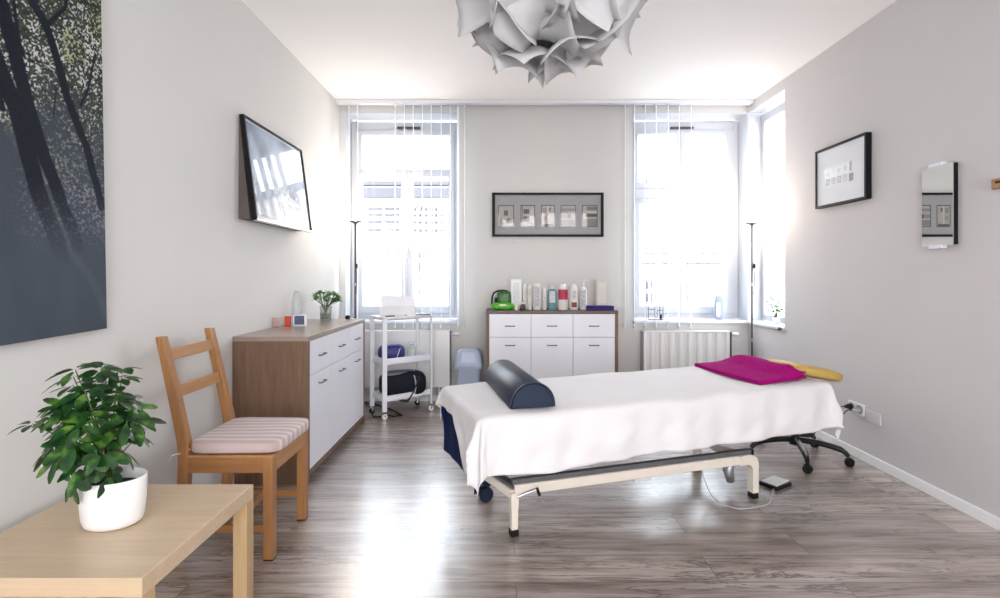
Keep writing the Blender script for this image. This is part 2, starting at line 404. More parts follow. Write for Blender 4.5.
def window(n, x0, x1, yf, kind):
    """casement window in the back wall seen from inside; outer frame, sashes, glass, handle, sill"""
    w = thing('window_%d' % n, None, None, ((x0+x1)/2, yf, ZS), kind='structure')
    fw = .05; z0, z1 = ZS+.03, ZH-.03
    m_ = MB(); m_.box(x0, x0+fw, yf-.03, yf+.04, z0, z1); m_.box(x1-fw, x1, yf-.03, yf+.04, z0, z1)
    m_.box(x0+fw, x1-fw, yf-.03, yf+.04, z1-fw-.04, z1); m_.box(x0+fw, x1-fw, yf-.03, yf+.04, z0, z0+fw)
    xm = (x0+x1)/2 + .02
    if kind == 'right':
        xm = 1.79
        m_.box(x0+fw, x1-fw, yf-.035, yf+.04, 1.985, 2.09)
    m_.build('window_frame', white_paint, w, bevel=.006)
    def sash(a, b, c, d, st=.055):
        s_ = MB(); y0, y1 = yf-.045, yf+.02
        s_.box(a, a+st, y0, y1, c, d); s_.box(b-st, b, y0, y1, c, d); s_.box(a+st, b-st, y0, y1, c, c+st+.02); s_.box(a+st, b-st, y0, y1, d-st, d)
        o = s_.build('sash', white_paint, w, bevel=.006)
        MB().box(a+st, b-st, yf-.008, yf-.002, c+st+.02, d-st).build('pane', glass_m, o)
        return o
    if kind == 'right':
        sash(x0+fw, xm, z0+fw, 1.985); sash(xm, x1-fw-.06, z0+fw, 1.985)
        sash(x0+fw, xm, 2.09, z1-fw-.04, .04); sash(xm, x1-fw-.06, 2.09, z1-fw-.04, .04)
        MB().box(x1-fw-.06, x1-fw, yf-.03, yf+.04, z0+fw, z1-fw-.04).build('frame_filler', white_paint, w)
    else:
        sash(x0+fw, xm, z0+fw, 2.26); sash(xm, x1-fw, z0+fw, 2.26)
        s_ = MB(); a, b = x0+fw, x1-fw; y0, y1 = yf-.045, yf+.02; c, d = 2.26, z1-fw-.04
        s_.box(a, a+.055, y0, y1, c, d); s_.box(b-.055, b, y0, y1, c, d); s_.box(a+.055, b-.055, y0, y1, d-.05, d); s_.box(a+.055, b-.055, y0, y1, c, c+.022)
        o = s_.build('fanlight_sash', white_paint, w, bevel=.005)
        MB().box(a+.055, b-.055, yf-.008, yf-.002, c+.022, d-.05).build('pane', glass_m, o)
    h = MB(); h.box(xm-.012, xm+.012, yf-.055, yf-.045, 1.45, 1.52); h.tube([(xm, yf-.055, 1.49), (xm, yf-.085, 1.49), (xm, yf-.085, 1.39)], .007)
    h.build('window_handle', white_gloss, w, smooth='auto')
    c_ = MB().box(xm-.10 if kind=='right' else xm-.1, xm+.13, yf-.052, yf-.030, z1-.075, z1-.055); c_.build('opener_arm', dark_metal, w)
    sl = MB().box(x0+.007, x1-.007, YB-.03, yf-.03, ZS, ZS+.025); sl.build('window_sill', white_gloss, w, bevel=.006)
    return w
window(1, L0+.007, L1-.007, YB+.215, 'left')
window(2, R0+.007, R1-.007, YB+.215, 'right')
# side window in the right wall
w = thing('window_3', None, None, (XO-.06, (S0+S1)/2, ZS), kind='structure')
m_ = MB(); x0, x1 = XO-.075, XO-.02; a, b = S0+.007, S1-.007; z0, z1 = ZS+.03, ZH-.03
m_.box(x0, x1, a, a+.05, z0, z1); m_.box(x0, x1, b-.05, b, z0, z1); m_.box(x0, x1, a+.05, b-.05, z0, z0+.06); m_.box(x0, x1, a+.05, b-.05, z1-.08, z1); m_.box(x0, x1, a+.05, b-.05, 2.0, 2.07)
o = m_.build('window_frame', white_paint, w, bevel=.005)
MB().box(x0+.02, x0+.026, a+.05, b-.05, z0+.06, 2.0).build('pane', glass_m, w); MB().box(x0+.02, x0+.026, a+.05, b-.05, 2.07, z1-.08).build('pane', glass_m, w)
MB().box(XR-.03, x0, a, b, ZS, ZS+.025).build('window_sill', white_gloss, w, bevel=.006)
MB().blob((XR-.036, a+.01, ZS+.010), .016, .016, .016).build('sill_end_cap', dark_metal, w, smooth=True)
# unseen window added behind the camera to let in fill light
w = thing('window_4', None, None, (.45, YF-.1, .35), kind='structure')
m_ = MB(); xs = [-1.1, -.07, .97, 1.93]
for x in xs: m_.box(x, x+.07, YF-.13, YF-.07, .35, 2.7)
m_.box(-1.03, 1.93, YF-.13, YF-.07, .35, .43); m_.box(-1.03, 1.93, YF-.13, YF-.07, 2.62, 2.7)
m_.build('window_frame', white_paint, w)
for i in range(3): MB().box(xs[i]+.07, xs[i+1], YF-.103, YF-.097, .43, 2.62).build('pane', glass_m, w)

# ceiling track with vertical blinds
tr = thing('curtain_track', 'long white curtain track running under the ceiling along the back wall', 'curtain track', ((XL+2.38)/2, YB-.09, H))
m_ = MB().box(XL+.002, XR-.01, YB-.13, YB-.05, H-.030, H-.001); m_.box(XL+.002, XR-.01, YB-.135, YB-.128, H-.036, H-.001)
m_.build('rail', white_gloss, tr, bevel=.004)
random.seed(4)
def blind(label, slots, wide, nm='vertical blinds at the back windows'):
    cx = sum(s[0] for s in slots)/len(slots)
    b = thing('vertical_blind', label, 'vertical blind', (cx, YB-.09, H-.04), group=nm)
    del b['group']
    for x, ang in slots:
        ca, sa = math.cos(R(ang)), math.sin(R(ang)); hw = .0445; y = YB-.09
        def fn(u, v):
            t = (u-.5)*2; bow = .006*(1-t*t)
            return (x + t*hw*sa + bow*ca, y + t*hw*ca - bow*sa, .735 + v*(H-.06-.735))
        MB().grid(fn, 4, 1).build('slat', slat_m, b, smooth=True)
        q = MB().box(x-.006, x+.006, y-.012, y+.012, H-.06, H-.036); q.build('carrier', white_gloss, b)
        q = MB().box(x-.005-.002, x+.005-.002, y-.03, y+.03, .715, .737); q.build('weight', white_gloss, b)
px = lambda p: (p-502)*4.75/500
blind('white vertical blind turned open at the left window', [(px(p), -11) for p in (349, 357.5)] + [(px(p), math.degrees(math.atan2(p-502,500))+random.uniform(-1.5,1.5)) for p in (395, 404, 413, 422, 431, 441, 450)] + [(px(458),8),(px(464.5), -3)], 0)
blind('white vertical blind drawn open at the right window near the corner', [(px(625), 13), (px(634.5), 19)] + [(px(p), math.degrees(math.atan2(p-502,500))+random.uniform(-1.5,1.5)) for p in (645, 656, 668, 679, 691)], 0)
# ------------------------------------------------------------------ sideboards
def sideboard(label, W, D, Hh, loc, rz, tilt_mats):
    """front faces local -y, width along x, origin at centre of footprint"""
    top_m, side_m = tilt_mats
    t = thing('sideboard', label, 'sideboard', loc, rz)
    th = .028; B = lambda *a: MB().box(*a)
    hw, hd = W/2, D/2
    B(-hw, hw, -hd, hd, Hh-th, Hh).build('top_panel', top_m, t, local=True, bevel=.002)
    B(-hw, -hw+th, -hd, hd, .0, Hh-th).build('side_panel', side_m, t, local=True, bevel=.0015)
    B(hw-th, hw, -hd, hd, .0, Hh-th).build('side_panel', side_m, t, local=True, bevel=.0015)
    m_ = B(-hw+th, hw-th, -hd, hd-.01, .045, .045+th); m_.build('bottom_panel', side_m, t, local=True)
    B(-hw+th, hw-th, hd-.012, hd-.004, .045+th, Hh-th).build('back_panel', side_m, t, local=True)
    B(-hw+th, hw-th, -hd+.04, -hd+.055, 0, .045).build('plinth', grey_strip, t, local=True)
    B(-hw+th+.002, hw-th-.002, -hd+.025, hd-.02, .075, Hh-th-.002).build('carcass', grey_strip, t, local=True)
    iw = W-2*th; cw = iw/3; z0 = .045+th+.003; z1 = Hh-th-.003; zs = z1-.205
    def handle(xc, z, par):
        h = MB(); h.tube([(xc-.042, -hd+.004, z), (xc-.042, -hd-.018, z), (xc+.042, -hd-.018, z), (xc+.042, -hd+.004, z)], .0042, 8)
        h.build('handle', dark_metal, par, local=True, smooth='auto')
    for i in range(3):
        a = -hw+th+cw*i+.0015; b = a+cw-.003; xc = (a+b)/2
        d = B(a, b, -hd+.003, -hd+.022, zs+.0015, z1).build('drawer', white_gloss, t, local=True, bevel=.0012)
        handle(xc, z1-.105, d)
        d = B(a, b, -hd+.003, -hd+.022, z0, zs-.0015).build('door', white_gloss, t, local=True, bevel=.0012)
        handle(xc, zs-.07, d)
    return t
sideboard('walnut sideboard with white fronts along the left wall behind the chair', 1.20, .44, .862, (XL+.003+.22, 2.905+.60, 0), R(90), (walnut_x, walnut))
sideboard('walnut sideboard with white fronts at the back wall, crowded with bottles', 1.17, .40, .905, (.443, 4.82-.20, 0), 0, (walnut_h, walnut))

# ------------------------------------------------------------------ side table (low)
t = thing('side_table', 'low square birch side table in the foreground carrying the big potted plant', 'table', (-1.2075, 1.556, 0))
x0, x1, y0, y1 = -1.50, -.915, 1.27, 1.842
MB().box(x0, x1, y0, y1, .40, .45).build('tabletop', birch, t, bevel=.0025)
for (a, b) in ((x0, y0), (x1-.05, y0), (x0, y1-.05), (x1-.05, y1-.05)): MB().box(a, a+.05, b, b+.05, 0, .40).build('leg', birch_z, t, bevel=.002)

# ------------------------------------------------------------------ wooden chair
c = thing('wooden_chair', 'pine ladder-back chair with a striped pad beside the left sideboard', 'chair', (-1.17, 2.305, 0))
yn, yf, xf, xr = 2.15, 2.50, -.998, -1.36    # leg centre lines
for y in (yn, yf):
    l = MB().box(xf-.021, xf+.021, y-.021, y+.021, .006, .44).build('leg', pine, c, bevel=.003)
    MB().box(xf-.02, xf+.02, y-.018, y+.018, 0, .007).build('foot_pad', black_m, l)
    # rear post: one curved upright, from the floor to the top of the back
    zs_ = [0, .2, .42, .50, .62, .74, .86, .955]; off = [-.03, -.012, 0, -.004, -.028, -.055, -.082, -.104]; dp = [.036, .04, .046, .046, .043, .04, .036, .032]
    m_ = MB(); base = 0; vs = []; fs = []
    for z, o_, d_ in zip(zs_, off, dp):
        for sx, sy in ((-1,-1),(1,-1),(1,1),(-1,1)): vs.append((xr+o_+sx*d_/2, y+sy*.019, z))
    for i in range(len(zs_)-1):
        for k in range(4): a = i*4+k; b = i*4+(k+1)%4; fs.append((a, b, b+4, a+4))
    fs += [(3,2,1,0), tuple(range(len(vs)-4, len(vs)))]
    m_.add(vs, fs).build('rear_post', pine, c, bevel=.003)
ap = MB().box(xr+.02, xf-.02, yn-.02, yn-.002, .375, .44); ap.build('seat_rail', pine_x, c, bevel=.003)
MB().box(xr+.02, xf-.02, yf+.002, yf+.02, .375, .44).build('seat_rail', pine_x, c, bevel=.003)
MB().box(xf+.004, xf+.022, yn+.02, yf-.02, .375, .44).build('seat_rail', pine_y, c, bevel=.003)
MB().box(xr-.018, xr, yn+.018, yf-.018, .375, .44).build('seat_rail', pine_y, c, bevel=.003)
MB().box(xr+.02, xf+.024, yn-.022, yf+.022, .44, .452).build('seat', pine_y, c, bevel=.003)
for (z, dx) in ((.875, -.085), (.715, -.050)):
    m_ = MB().box(-.009, .009, yn+.017, yf-.017, -.027, .027, Matrix.Translation((xr+dx, 0, z)) @ Matrix.Rotation(R(-13), 4, 'Y')); m_.build('back_slat', pine_y, c, bevel=.003)
for y in (yn, yf): MB().box(xr-.01, xf-.02, y-.009, y+.009, .115, .148).build('stretcher', pine_x, c, bevel=.003)
MB().box(-1.19, -1.172, yn+.009, yf-.009, .118, .145).build('stretcher', pine_y, c, bevel=.003)
# cushion
q = thing('seat_cushion', 'pink and white striped seat pad lying on the pine chair', 'cushion', (-1.175, 2.31, .452))
def cz(p):
    p = Vector(p); k = 1-.12*math.cos(p.y*40)*.15; return (p.x, p.y, p.z*(1+.10*math.sin(p.x*14)*math.cos(p.y*11)))
MB().blob((-1.152, 2.325, .481), .198, .195, .028, .26, fn=cz, nu=48, nv=16).build('pad', cushion_m, q, smooth=True)
MB().tube([(-1.337, 2.145, .474), (-1.35, 2.137, .462), (-1.385, 2.137, .455), (-1.392, 2.16, .458)], .004, 6).build('tie_string', cushion_m, q, smooth=True)
MB().tube([(-1.36, 2.137, .46), (-1.40, 2.12, .455), (-1.405, 2.118, .43)], .003, 6).build('tie_string', cushion_m, q, smooth=True)

# ------------------------------------------------------------------ plants
def leaf(mb, base, d, up, ln, w, fold=.15, droop=.3, nseg=4):
    base = Vector(base); d = Vector(d).normalized(); up = Vector(up); s = d.cross(up)
    if s.length < 1e-3: s = Vector((1,0,0))
    s.normalize(); n = s.cross(d).normalized(); b0 = len(mb.v)
    for i in range(nseg+1):
        t = i/nseg; ww = w*math.sin(PI*min(1,(t*.92+.04)))**.65*(.72+.22*t if t < .7 else .87)*.60
        c = base + d*ln*t - n*0 + Vector((0,0,-1))*droop*ln*t*t
        mb.v += [c - s*ww + n*fold*ww, c, c + s*ww + n*fold*ww]
    for i in range(nseg):
        a = b0+3*i; mb.f += [(a, a+1, a+4, a+3), (a+1, a+2, a+5, a+4)]
def schefflera(parent, c, rx, ry, rz, n, ln, leafm, seed, root, nl=(6,8)):
    random.seed(seed); lv = MB(); st = MB(); c = Vector(c)
    k = 0
    for i in range(n):
        # points in an ellipsoid shell
        z = 1-2*(i+.5)/n; a = i*2.39996+random.uniform(-.3,.3); rr = math.sqrt(1-z*z); q = random.uniform(.5, 1.0)
        p = c + Vector((rx*rr*math.cos(a)*q, ry*rr*math.sin(a)*q, rz*z*q))
        out = (p-Vector((c.x, c.y, c.z-rz*.6))).normalized(); axis = (out*.8 + Vector((random.uniform(-.4,.5), random.uniform(-.7,.2), .55+random.uniform(-.3,.3)))).normalized()
        m = (Vector(root)*.5 + p*.5) + Vector((0,0,.02)); m.x = root[0]*.6+p.x*.4; m.y = root[1]*.6+p.y*.4
        st.tube([root, m, p], [.0035, .0022, .0014], 5)
        t1 = axis.orthogonal().normalized(); t2 = axis.cross(t1); nn = random.randint(*nl)
        for j in range(nn):
            b = 2*PI*j/nn + random.uniform(-.15,.15); d = (t1*math.cos(b)+t2*math.sin(b) - axis*.15 + Vector((0,0,random.uniform(-.1,.25)))).normalized()
            l_ = ln*random.uniform(.75,1.15); leaf(lv, p+d*.012, d, axis, l_, l_*.50, .2, random.uniform(.0,.35))
    lv.build('leaves', leafm, parent, smooth=True); st.build('stems', stem_m, parent, smooth=True)
pl = thing('potted_plant', 'large glossy green umbrella plant in a white oval pot on birch table', 'plant', (-1.215, 1.55, .45))
M = Matrix.Identity(4)
prof = [(.0,.452),(.070,.452),(.080,.458),(.086,.475),(.091,.53),(.093,.595),(.0905,.598),(.086,.595),(.084,.565)]
o = MB().lathe(prof, (-1.205, 1.55, 0), 40, 1, .8).build('flower_pot', pot_white, pl, smooth=True)
MB().lathe([(0,.566),(.05,.569),(.0845,.565)], (-1.205, 1.55, 0), 30, 1, .8).build('soil', soil_m, pl, smooth=True)
schefflera(pl, (-1.25, 1.53, .782), .150, .14, .195, 52, .057, leaf_dark, 11, (-1.215, 1.55, .57))

gv = thing('glass_vase', 'small clear glass vase of leafy sprigs on left sideboard', 'vase', (-1.385, 3.93, .862))
cx, cy, z = -1.385, 3.93, .862
MB().lathe([(0,z+.001),(.040,z+.001),(.043,z+.006),(.046,z+.115),(.0485,z+.117),(.044,z+.113),(.041,z+.012),(0,z+.012)], (cx,cy,0), 28).build('glass', jar_m, gv, smooth=True)
MB().lathe([(0,z+.013),(.039,z+.013),(.0405,z+.06),(0,z+.06)], (cx,cy,0), 24).build('pebbles', P('grey_green_pebbles', (.20,.21,.15), .7, var=.5, scale=90), gv, smooth=True)
random.seed(9); lv = MB(); st = MB()
for i in range(34):
    a = random.uniform(0, 2*PI); e = random.uniform(.15, 1.2); l_ = random.uniform(.05, .10)
    tip = Vector((cx+math.cos(a)*math.cos(e)*.105, cy+math.sin(a)*math.cos(e)*.105, z+.125+math.sin(e)*.10))
    st.tube([(cx,cy,z+.05), (cx+math.cos(a)*.03, cy+math.sin(a)*.03, z+.12), tip], .0018, 5)
    for j in range(6):
        d = Vector((math.cos(a+random.uniform(-1.6,1.6)), math.sin(a+random.uniform(-1.6,1.6)), random.uniform(-.1,.9))); leaf(lv, tip, d, (0,0,1), random.uniform(.03,.05), .026, .2, .2, 3)
lv.build('leaves', leaf_mid, gv, smooth=True); st.build('stems', stem_m, gv)

sp = thing('sill_plant', 'small green plant on the sill of the right corner window', 'plant', (2.46, 4.42, ZS+.026))
cx, cy, z = 2.455, 4.48, ZS+.026
MB().lathe([(0,z),(.024,z),(.032,z+.06),(.030,z+.062),(.026,z+.05),(0,z+.05)], (cx,cy,0), 20).build('flower_pot', pot_white, sp, smooth=True)
lv = MB(); st = MB(); random.seed(3)
for i in range(20):
    a = 2*PI*i/12; tip = Vector((cx+math.cos(a)*.04*random.uniform(.5,1.2), cy+math.sin(a)*.06*random.uniform(.4,1.2), z+.11+random.uniform(0,.13))); st.tube([(cx,cy,z+.05), tip], .0018, 5)
    for j in range(5):
        b = random.uniform(0, 2*PI); leaf(lv, tip, (math.cos(b), math.sin(b), random.uniform(-.1,.6)), (0,0,1), .045, .034, .2, .3, 3)
lv.build('leaves', leaf_mid, sp, smooth=True); st.build('stems', stem_m, sp)

# ------------------------------------------------------------------ pictures
# forest canvas on the left wall
cv = thing('forest_canvas', 'huge unframed forest photo canvas on the left wall above the table', 'picture', (XL+.018, 1.40, 1.0))
y0, y1, z0, z1 = .92, 1.945, 1.0, 2.56
box('canvas_block', P('canvas_edge', (.05,.055,.07), .7), cv, XL+.0008, XL+.032, y0, y1, z0, z1, bevel=.002)
INV[cv.name] = INV[cv.name]
random.seed(21)
# trunks given as centre lines (artwork coordinates: horizontal y, height z), widths
def A(pxx, pyy):
    Y = (XL+.034)*500/(pxx-502); return Y, CAMH-(pyy-275)*Y/500
trunks = [([A(-40,-40),A(5,70),A(22,110),A(40,190),A(65,260)], .055), ([A(5,-5),A(18,45),A(32,100),A(45,150),A(66,210),A(80,250)], .045),
          ([A(33,-5),A(52,30),A(62,62),A(72,100),A(90,150),A(104,210)], .030), ([A(78,-5),A(70,15),A(54,30)], .012), ([A(20,-5),A(24,40),A(30,60)], .012), ([A(100,60),A(92,95),A(86,110)], .009),
          ([A(-160,-60),A(-100,60),A(-60,150),A(-30,240)], .05), ([A(-200,-50),A(-220,100),A(-200,250)], .06), ([A(8,110),A(-6,60),A(-20,0)], .022), ([A(43,-5),A(44,14),A(60,48)],.010)]
def segd(p, a, b):
    ax, ay = a; bx, by = b; dx, dy = bx-ax, by-ay; t = ((p[0]-ax)*dx+(p[1]-ay)*dy)/(dx*dx+dy*dy+1e-9); t = min(1,max(0,t))
    return math.hypot(p[0]-ax-dx*t, p[1]-ay-dy*t)
twigs = []
for i in range(46):
    yy = random.uniform(y0, y1); zz = random.uniform(1.75, 2.5); a = random.uniform(0, PI); l_ = random.uniform(.1,.32)
    twigs.append(((yy,zz),(yy+math.cos(a)*l_, zz+math.sin(a)*l_), random.uniform(.0015,.004)))
def forest(u, v):
    y = y0+(y1-y0)*u; z = z0+(z1-z0)*v
    n1 = fbm(y*125, z*125, 2); n2 = vn(y*190+9, z*190); big = fbm(y*7+3, z*7, 3); n3 = vn(y*100+40, z*130+7)
    # leaves and sky flecks
    dens = sstep(1.50, 1.95, z + (y-1.7)*.25 + (big-.5)*.5)
    lum = .5*n1+.5*n2 + (big-.5)*.34
    leafc = np.array([.016,.022,.022])*(1-n3)*1.3 + np.array([.10,.13,.09])*n3*.8
    warm = vn(y*5+2, z*5+8)
    fleck = np.array([.72,.73,.70]) if warm > .22 else np.array([.50,.54,.36])
    k = sstep(.575, .66, lum)*dens
    # violet light band between the trunks
    fl2 = sstep(.60, .68, .5*n2+.5*n3 + (big-.5)*.3)*sstep(1.28,1.45,z)*(1-dens)*sstep(1.55,1.7,y)*.45
    mist = np.array([.056,.070,.096]) + np.array([.022,.026,.024])*fbm(y*9, z*3+2, 3)
    beam = sstep(.06,.0,abs((z-1.65)+(y-1.55)*1.6-.05+.08*(big-.5)))*.8
    mist = mist + np.array([.045,.055,.052])*beam*.5
    mist = mist*(1.0 + .35*(1-sstep(1.0,1.7,z))*(1-u*.5))
    col = mist*(1-dens) + leafc*dens
    col = col*(1-k) + fleck*k
    col = col*(1-fl2) + np.array([.42,.42,.55])*fl2
    d = 9
    for pts, w_ in trunks:
        for i in range(len(pts)-1): d = min(d, segd((y+.006*(vn(z*20,3)-.5), z), pts[i], pts[i+1]) - w_*.55)
    for a, b, w_ in twigs: d = min(d, segd((y,z), a, b)-w_*.6)
    tk = (1-sstep(-.002,.003,d))*sstep(1.20,1.55,z+.05*(big-.5))
    return (col*(1-tk) + (np.array([.012,.015,.026])+.008*n1)*tk)*.72
painted('printed_face', (XL+.0335, y0, z0), (0,y1-y0,0), (0,0,z1-z0), 380, 560, forest, print_m, cv)

cv.rotation_euler = (R(1.3), 0, 0)

# tilted glazed picture on the left wall
fp = thing('tilted_picture', 'glossy blue-grey picture in thin black frame tilting off the left wall', 'picture', (XL+.02, 3.44, 1.55))
ya, yb = 2.97, 3.84; zb, zt = 1.545, 2.175
tilt = .082; dv = Vector((-tilt, 0, zt-zb)); ln = dv.length; dvn = dv.normalized(); nrm = Vector((dvn.z, 0, -dvn.x))
o0 = Vector((XL+.008+tilt, ya, zb))
MF = Matrix((( nrm.x, 0, dvn.x, o0.x), (0,1,0,ya), (nrm.z,0,dvn.z,o0.z), (0,0,0,1)))   # local x = out of the wall, y along wall, z up the picture
Wp = yb-ya
m_ = MB(); f_ = .012
m_.box(0,.026,0,f_,0,ln,MF); m_.box(0,.026,Wp-f_,Wp,0,ln,MF); m_.box(0,.026,f_,Wp-f_,ln-f_,ln,MF)
m_.build('frame', black_frame, fp)
m_ = MB().box(0,.028,0,Wp,-.002,.012,MF); m_.build('bottom_frame_edge', P('silver_edge', (.62,.63,.66), .3, .3), fp)
m_ = MB().add([(XL+.002,ya+.004,zb+.01),(XL+.07,ya+.004,zb+.01),(XL+.008,ya+.004,zt-.01),(XL+.002,yb-.004,zb+.01),(XL+.07,yb-.004,zb+.01),(XL+.008,yb-.004,zt-.01)], [(0,1,2),(3,5,4),(0,3,4,1),(1,4,5,2),(0,2,5,3)])
m_.build('backing_box', P('brown_backing', (.09,.075,.065), .7), fp)
MB().box(.010,.016,f_,Wp-f_,.012,ln-f_,MF).build('mat_board', P('silver_mat', (.42,.46,.54), .35), fp)
def blue(u, v):
    n = fbm(u*5, v*4, 3); m = fbm(u*30+3, v*24, 3)
    c_ = np.array([.085,.115,.175])*(.8+.5*n)
    lower = sstep(.50,.30,v)*sstep(.25,.45,u); c_ = c_ + np.array([.30,.33,.37])*lower*sstep(.42,.60,m)
    rocks = sstep(.35,.65,fbm(u*4+7, v*3+2,2))*sstep(.35,.55,v)
    c_ = c_ + np.array([.22,.27,.34])*rocks*.8
    return np.minimum(c_, .8)
painted('glazed_print', MF @ Vector((.018,.035,.035)), (0,Wp-.07,0), dvn*(ln-.065), 130, 90, blue, print_g, fp)

# picture with five prints on the back wall
bp = thing('five_print_picture', 'wide black frame holding five small prints, centred on the back wall', 'picture', (.44, YB-.02, 1.6))
X0, X1, Z0, Z1 = -.095, .978, 1.59, 2.012; f_ = .026
m_ = MB(); yb_, yf_ = YB-.001, YB-.035
m_.box(X0, X0+f_, yf_, yb_, Z0, Z1); m_.box(X1-f_, X1, yf_, yb_, Z0, Z1); m_.box(X0+f_, X1-f_, yf_, yb_, Z0, Z0+f_*.8); m_.box(X0+f_, X1-f_, yf_, yb_, Z1-f_*.8, Z1)
m_.build('frame', black_frame, bp, bevel=.002)
box('mat_board', mat_grey, bp, X0+f_, X1-f_, YB-.022, YB-.014, Z0+.02, Z1-.02)
def plan(seed):
    rs = random.Random(seed); base = np.array([.27,.24,.21]); boxes = []
    for k in range(7): a = rs.uniform(.08,.75); b = rs.uniform(.08,.8); boxes.append((a, b, a+rs.uniform(.1,.3), b+rs.uniform(.06,.2), rs.choice([.04,.06,.12,.36,.42])))
    def fn(u, v):
        if u < .04 or u > .96 or v < .03 or v > .97: return np.array([.07,.06,.06])
        c_ = base*(.8+.4*vn(u*14+seed, v*18))
        for a, b, c2, d, s in boxes:
            if a < u < c2 and b < v < d: c_ = np.array([s, s*.93, s*.9])
        return c_
    return fn
def house(seed):
    lay = {1:[(.38,.52,.62,.74,.07),(.12,.1,.42,.36,.16),(.55,.15,.85,.40,.12),(.5,.05,.56,.4,.42)],
           2:[(.22,.60,.60,.82,.05),(.22,.26,.60,.50,.05),(.66,.2,.9,.85,.40),(.08,.05,.16,.95,.14)],
           3:[(.46,.10,.54,.98,.45),(.12,.62,.42,.86,.22),(.56,.70,.70,.88,.10),(.12,.30,.42,.52,.24),(.1,.03,.9,.12,.06)],
           4:[(.05,.72,.95,.84,.20),(.45,.40,.68,.58,.04),(.05,.40,.40,.56,.20),(.05,.06,.95,.32,.17)],
           5:[(.28,.74,.95,.94,.11),(.20,.46,.97,.60,.035),(.05,.05,.97,.38,.16),(.05,.62,.95,.72,.42)]}[seed]
    def fn(u, v):
        if u < .05 or u > .95 or v < .035 or v > .965: return np.array([.06,.055,.055])
        c_ = np.array([.34,.315,.285])*(.85+.3*vn(u*16+seed*9, v*20))
        for a, b, c2, d, s in lay:
            if a < u < c2 and b < v < d: c_ = np.array([s, s*.93, s*.92])*(.8+.4*vn(u*22, v*22))
        return c_
    return fn
xs = [498, 520.5, 541, 560.5, 582]; ws = [16, 14.5, 14, 15.5, 15.5]
for i, (p, w_) in enumerate(zip(xs, ws)):
    s_ = 4.82/500; a = (p-502)*s_; painted('print', (a, YB-.0225, 1.22+(275-227)*s_), (w_*s_,0,0), (0,0,22*s_), 26, 34, house(i+1), print_g, bp)
# right wall picture
rp = thing('black_box_picture', 'deep black frame with white mat and tiny grey sketches, right wall', 'picture', (XR-.02, 3.5, 1.7))
Ya, Yb, Z0, Z1 = 3.217, 3.741, 1.713, 2.14; D = .038; f_ = .016
m_ = MB(); m_.box(XR-D, XR-.001, Ya, Ya+f_, Z0, Z1); m_.box(XR-D, XR-.001, Yb-f_, Yb, Z0, Z1); m_.box(XR-D, XR-.001, Ya+f_, Yb-f_, Z0, Z0+f_); m_.box(XR-D, XR-.001, Ya+f_, Yb-f_, Z1-f_, Z1)
m_.build('frame', black_frame, rp, bevel=.0015)
box('mat_board', mat_board, rp, XR-.03, XR-.02, Ya+f_, Yb-f_, Z0+f_, Z1-f_)
def sketch(u, v):
    c_ = np.array([.74,.75,.78]); row = 0 if v < .5 else 1; cell = int(u*5); fu = (u*5) % 1; fv = (v*2) % 1
    n = vn(u*60, v*30+5)
    if row == 0 and .12 < fu < .88 and .15 < fv < .80:
        edge = min(fu-.12, .88-fu, (fv-.15), (.80-fv)); g = .30 if edge < .07 else .55; c_ = np.array([g,g,g])*(.7+.5*n)
    if row == 1 and .2 < fu < .8 and .2 < fv < .6+.1*(cell%2) and cell > 0 and n > .35: c_ = np.array([.5,.5,.52])
    if cell == 0 and row == 0 and .2 < fu < .9 and fv < .7: c_ = np.array([.16,.16,.17])*(.5+n)
    if cell == 0 and row == 1 and .4 < fu < .8: c_ = np.array([.3,.3,.31])
    return c_
painted('sketch_print', (XR-.0305, 3.335, 1.855), (0,.30,0), (0,0,.135), 60, 26, sketch, print_g, rp)
# mirror
mr = thing('wall_mirror', 'narrow frameless mirror held by two white clips on the right wall', 'mirror', (XR-.01, 2.72, 1.38))
Ya, Yb, Z0, Z1 = 2.605, 2.797, 1.377, 1.812
box('backing', black_frame, mr, XR-.027, XR-.001, Ya+.003, Yb-.003, Z0+.004, Z1-.004)
box('mirror_glass', mirror_m, mr, XR-.031, XR-.027, Ya, Yb, Z0, Z1)
for z in (Z0-.014, Z1-.006):
    m_ = MB().box(XR-.036, XR-.001, 2.67, 2.75, z, z+.020); m_.build('clip', white_gloss, mr, bevel=.003)
# coat rack (peg rail) cut by the frame
cr = thing('peg_rail', 'wooden peg rail on the right wall cut off by the picture edge', 'coat rack', (XR-.01, 2.2, 1.64))
box('rail', pine_y, cr, XR-.022, XR-.001, 1.82, 2.415, 1.632, 1.682, bevel=.008, seg=3)
box('slot', black_m, cr, XR-.0235, XR-.021, 2.36, 2.39, 1.657, 1.668)
for y in (2.27, 2.12, 1.98, 1.86):
    MB().lathe([(.010,0),(.010,.035),(.019,.045),(.019,.052),(0,.056)], (XR-.022, y, 1.657), 16, M=Matrix.Rotation(R(-90),4,'Y')).build('peg', pine, cr, smooth=True)

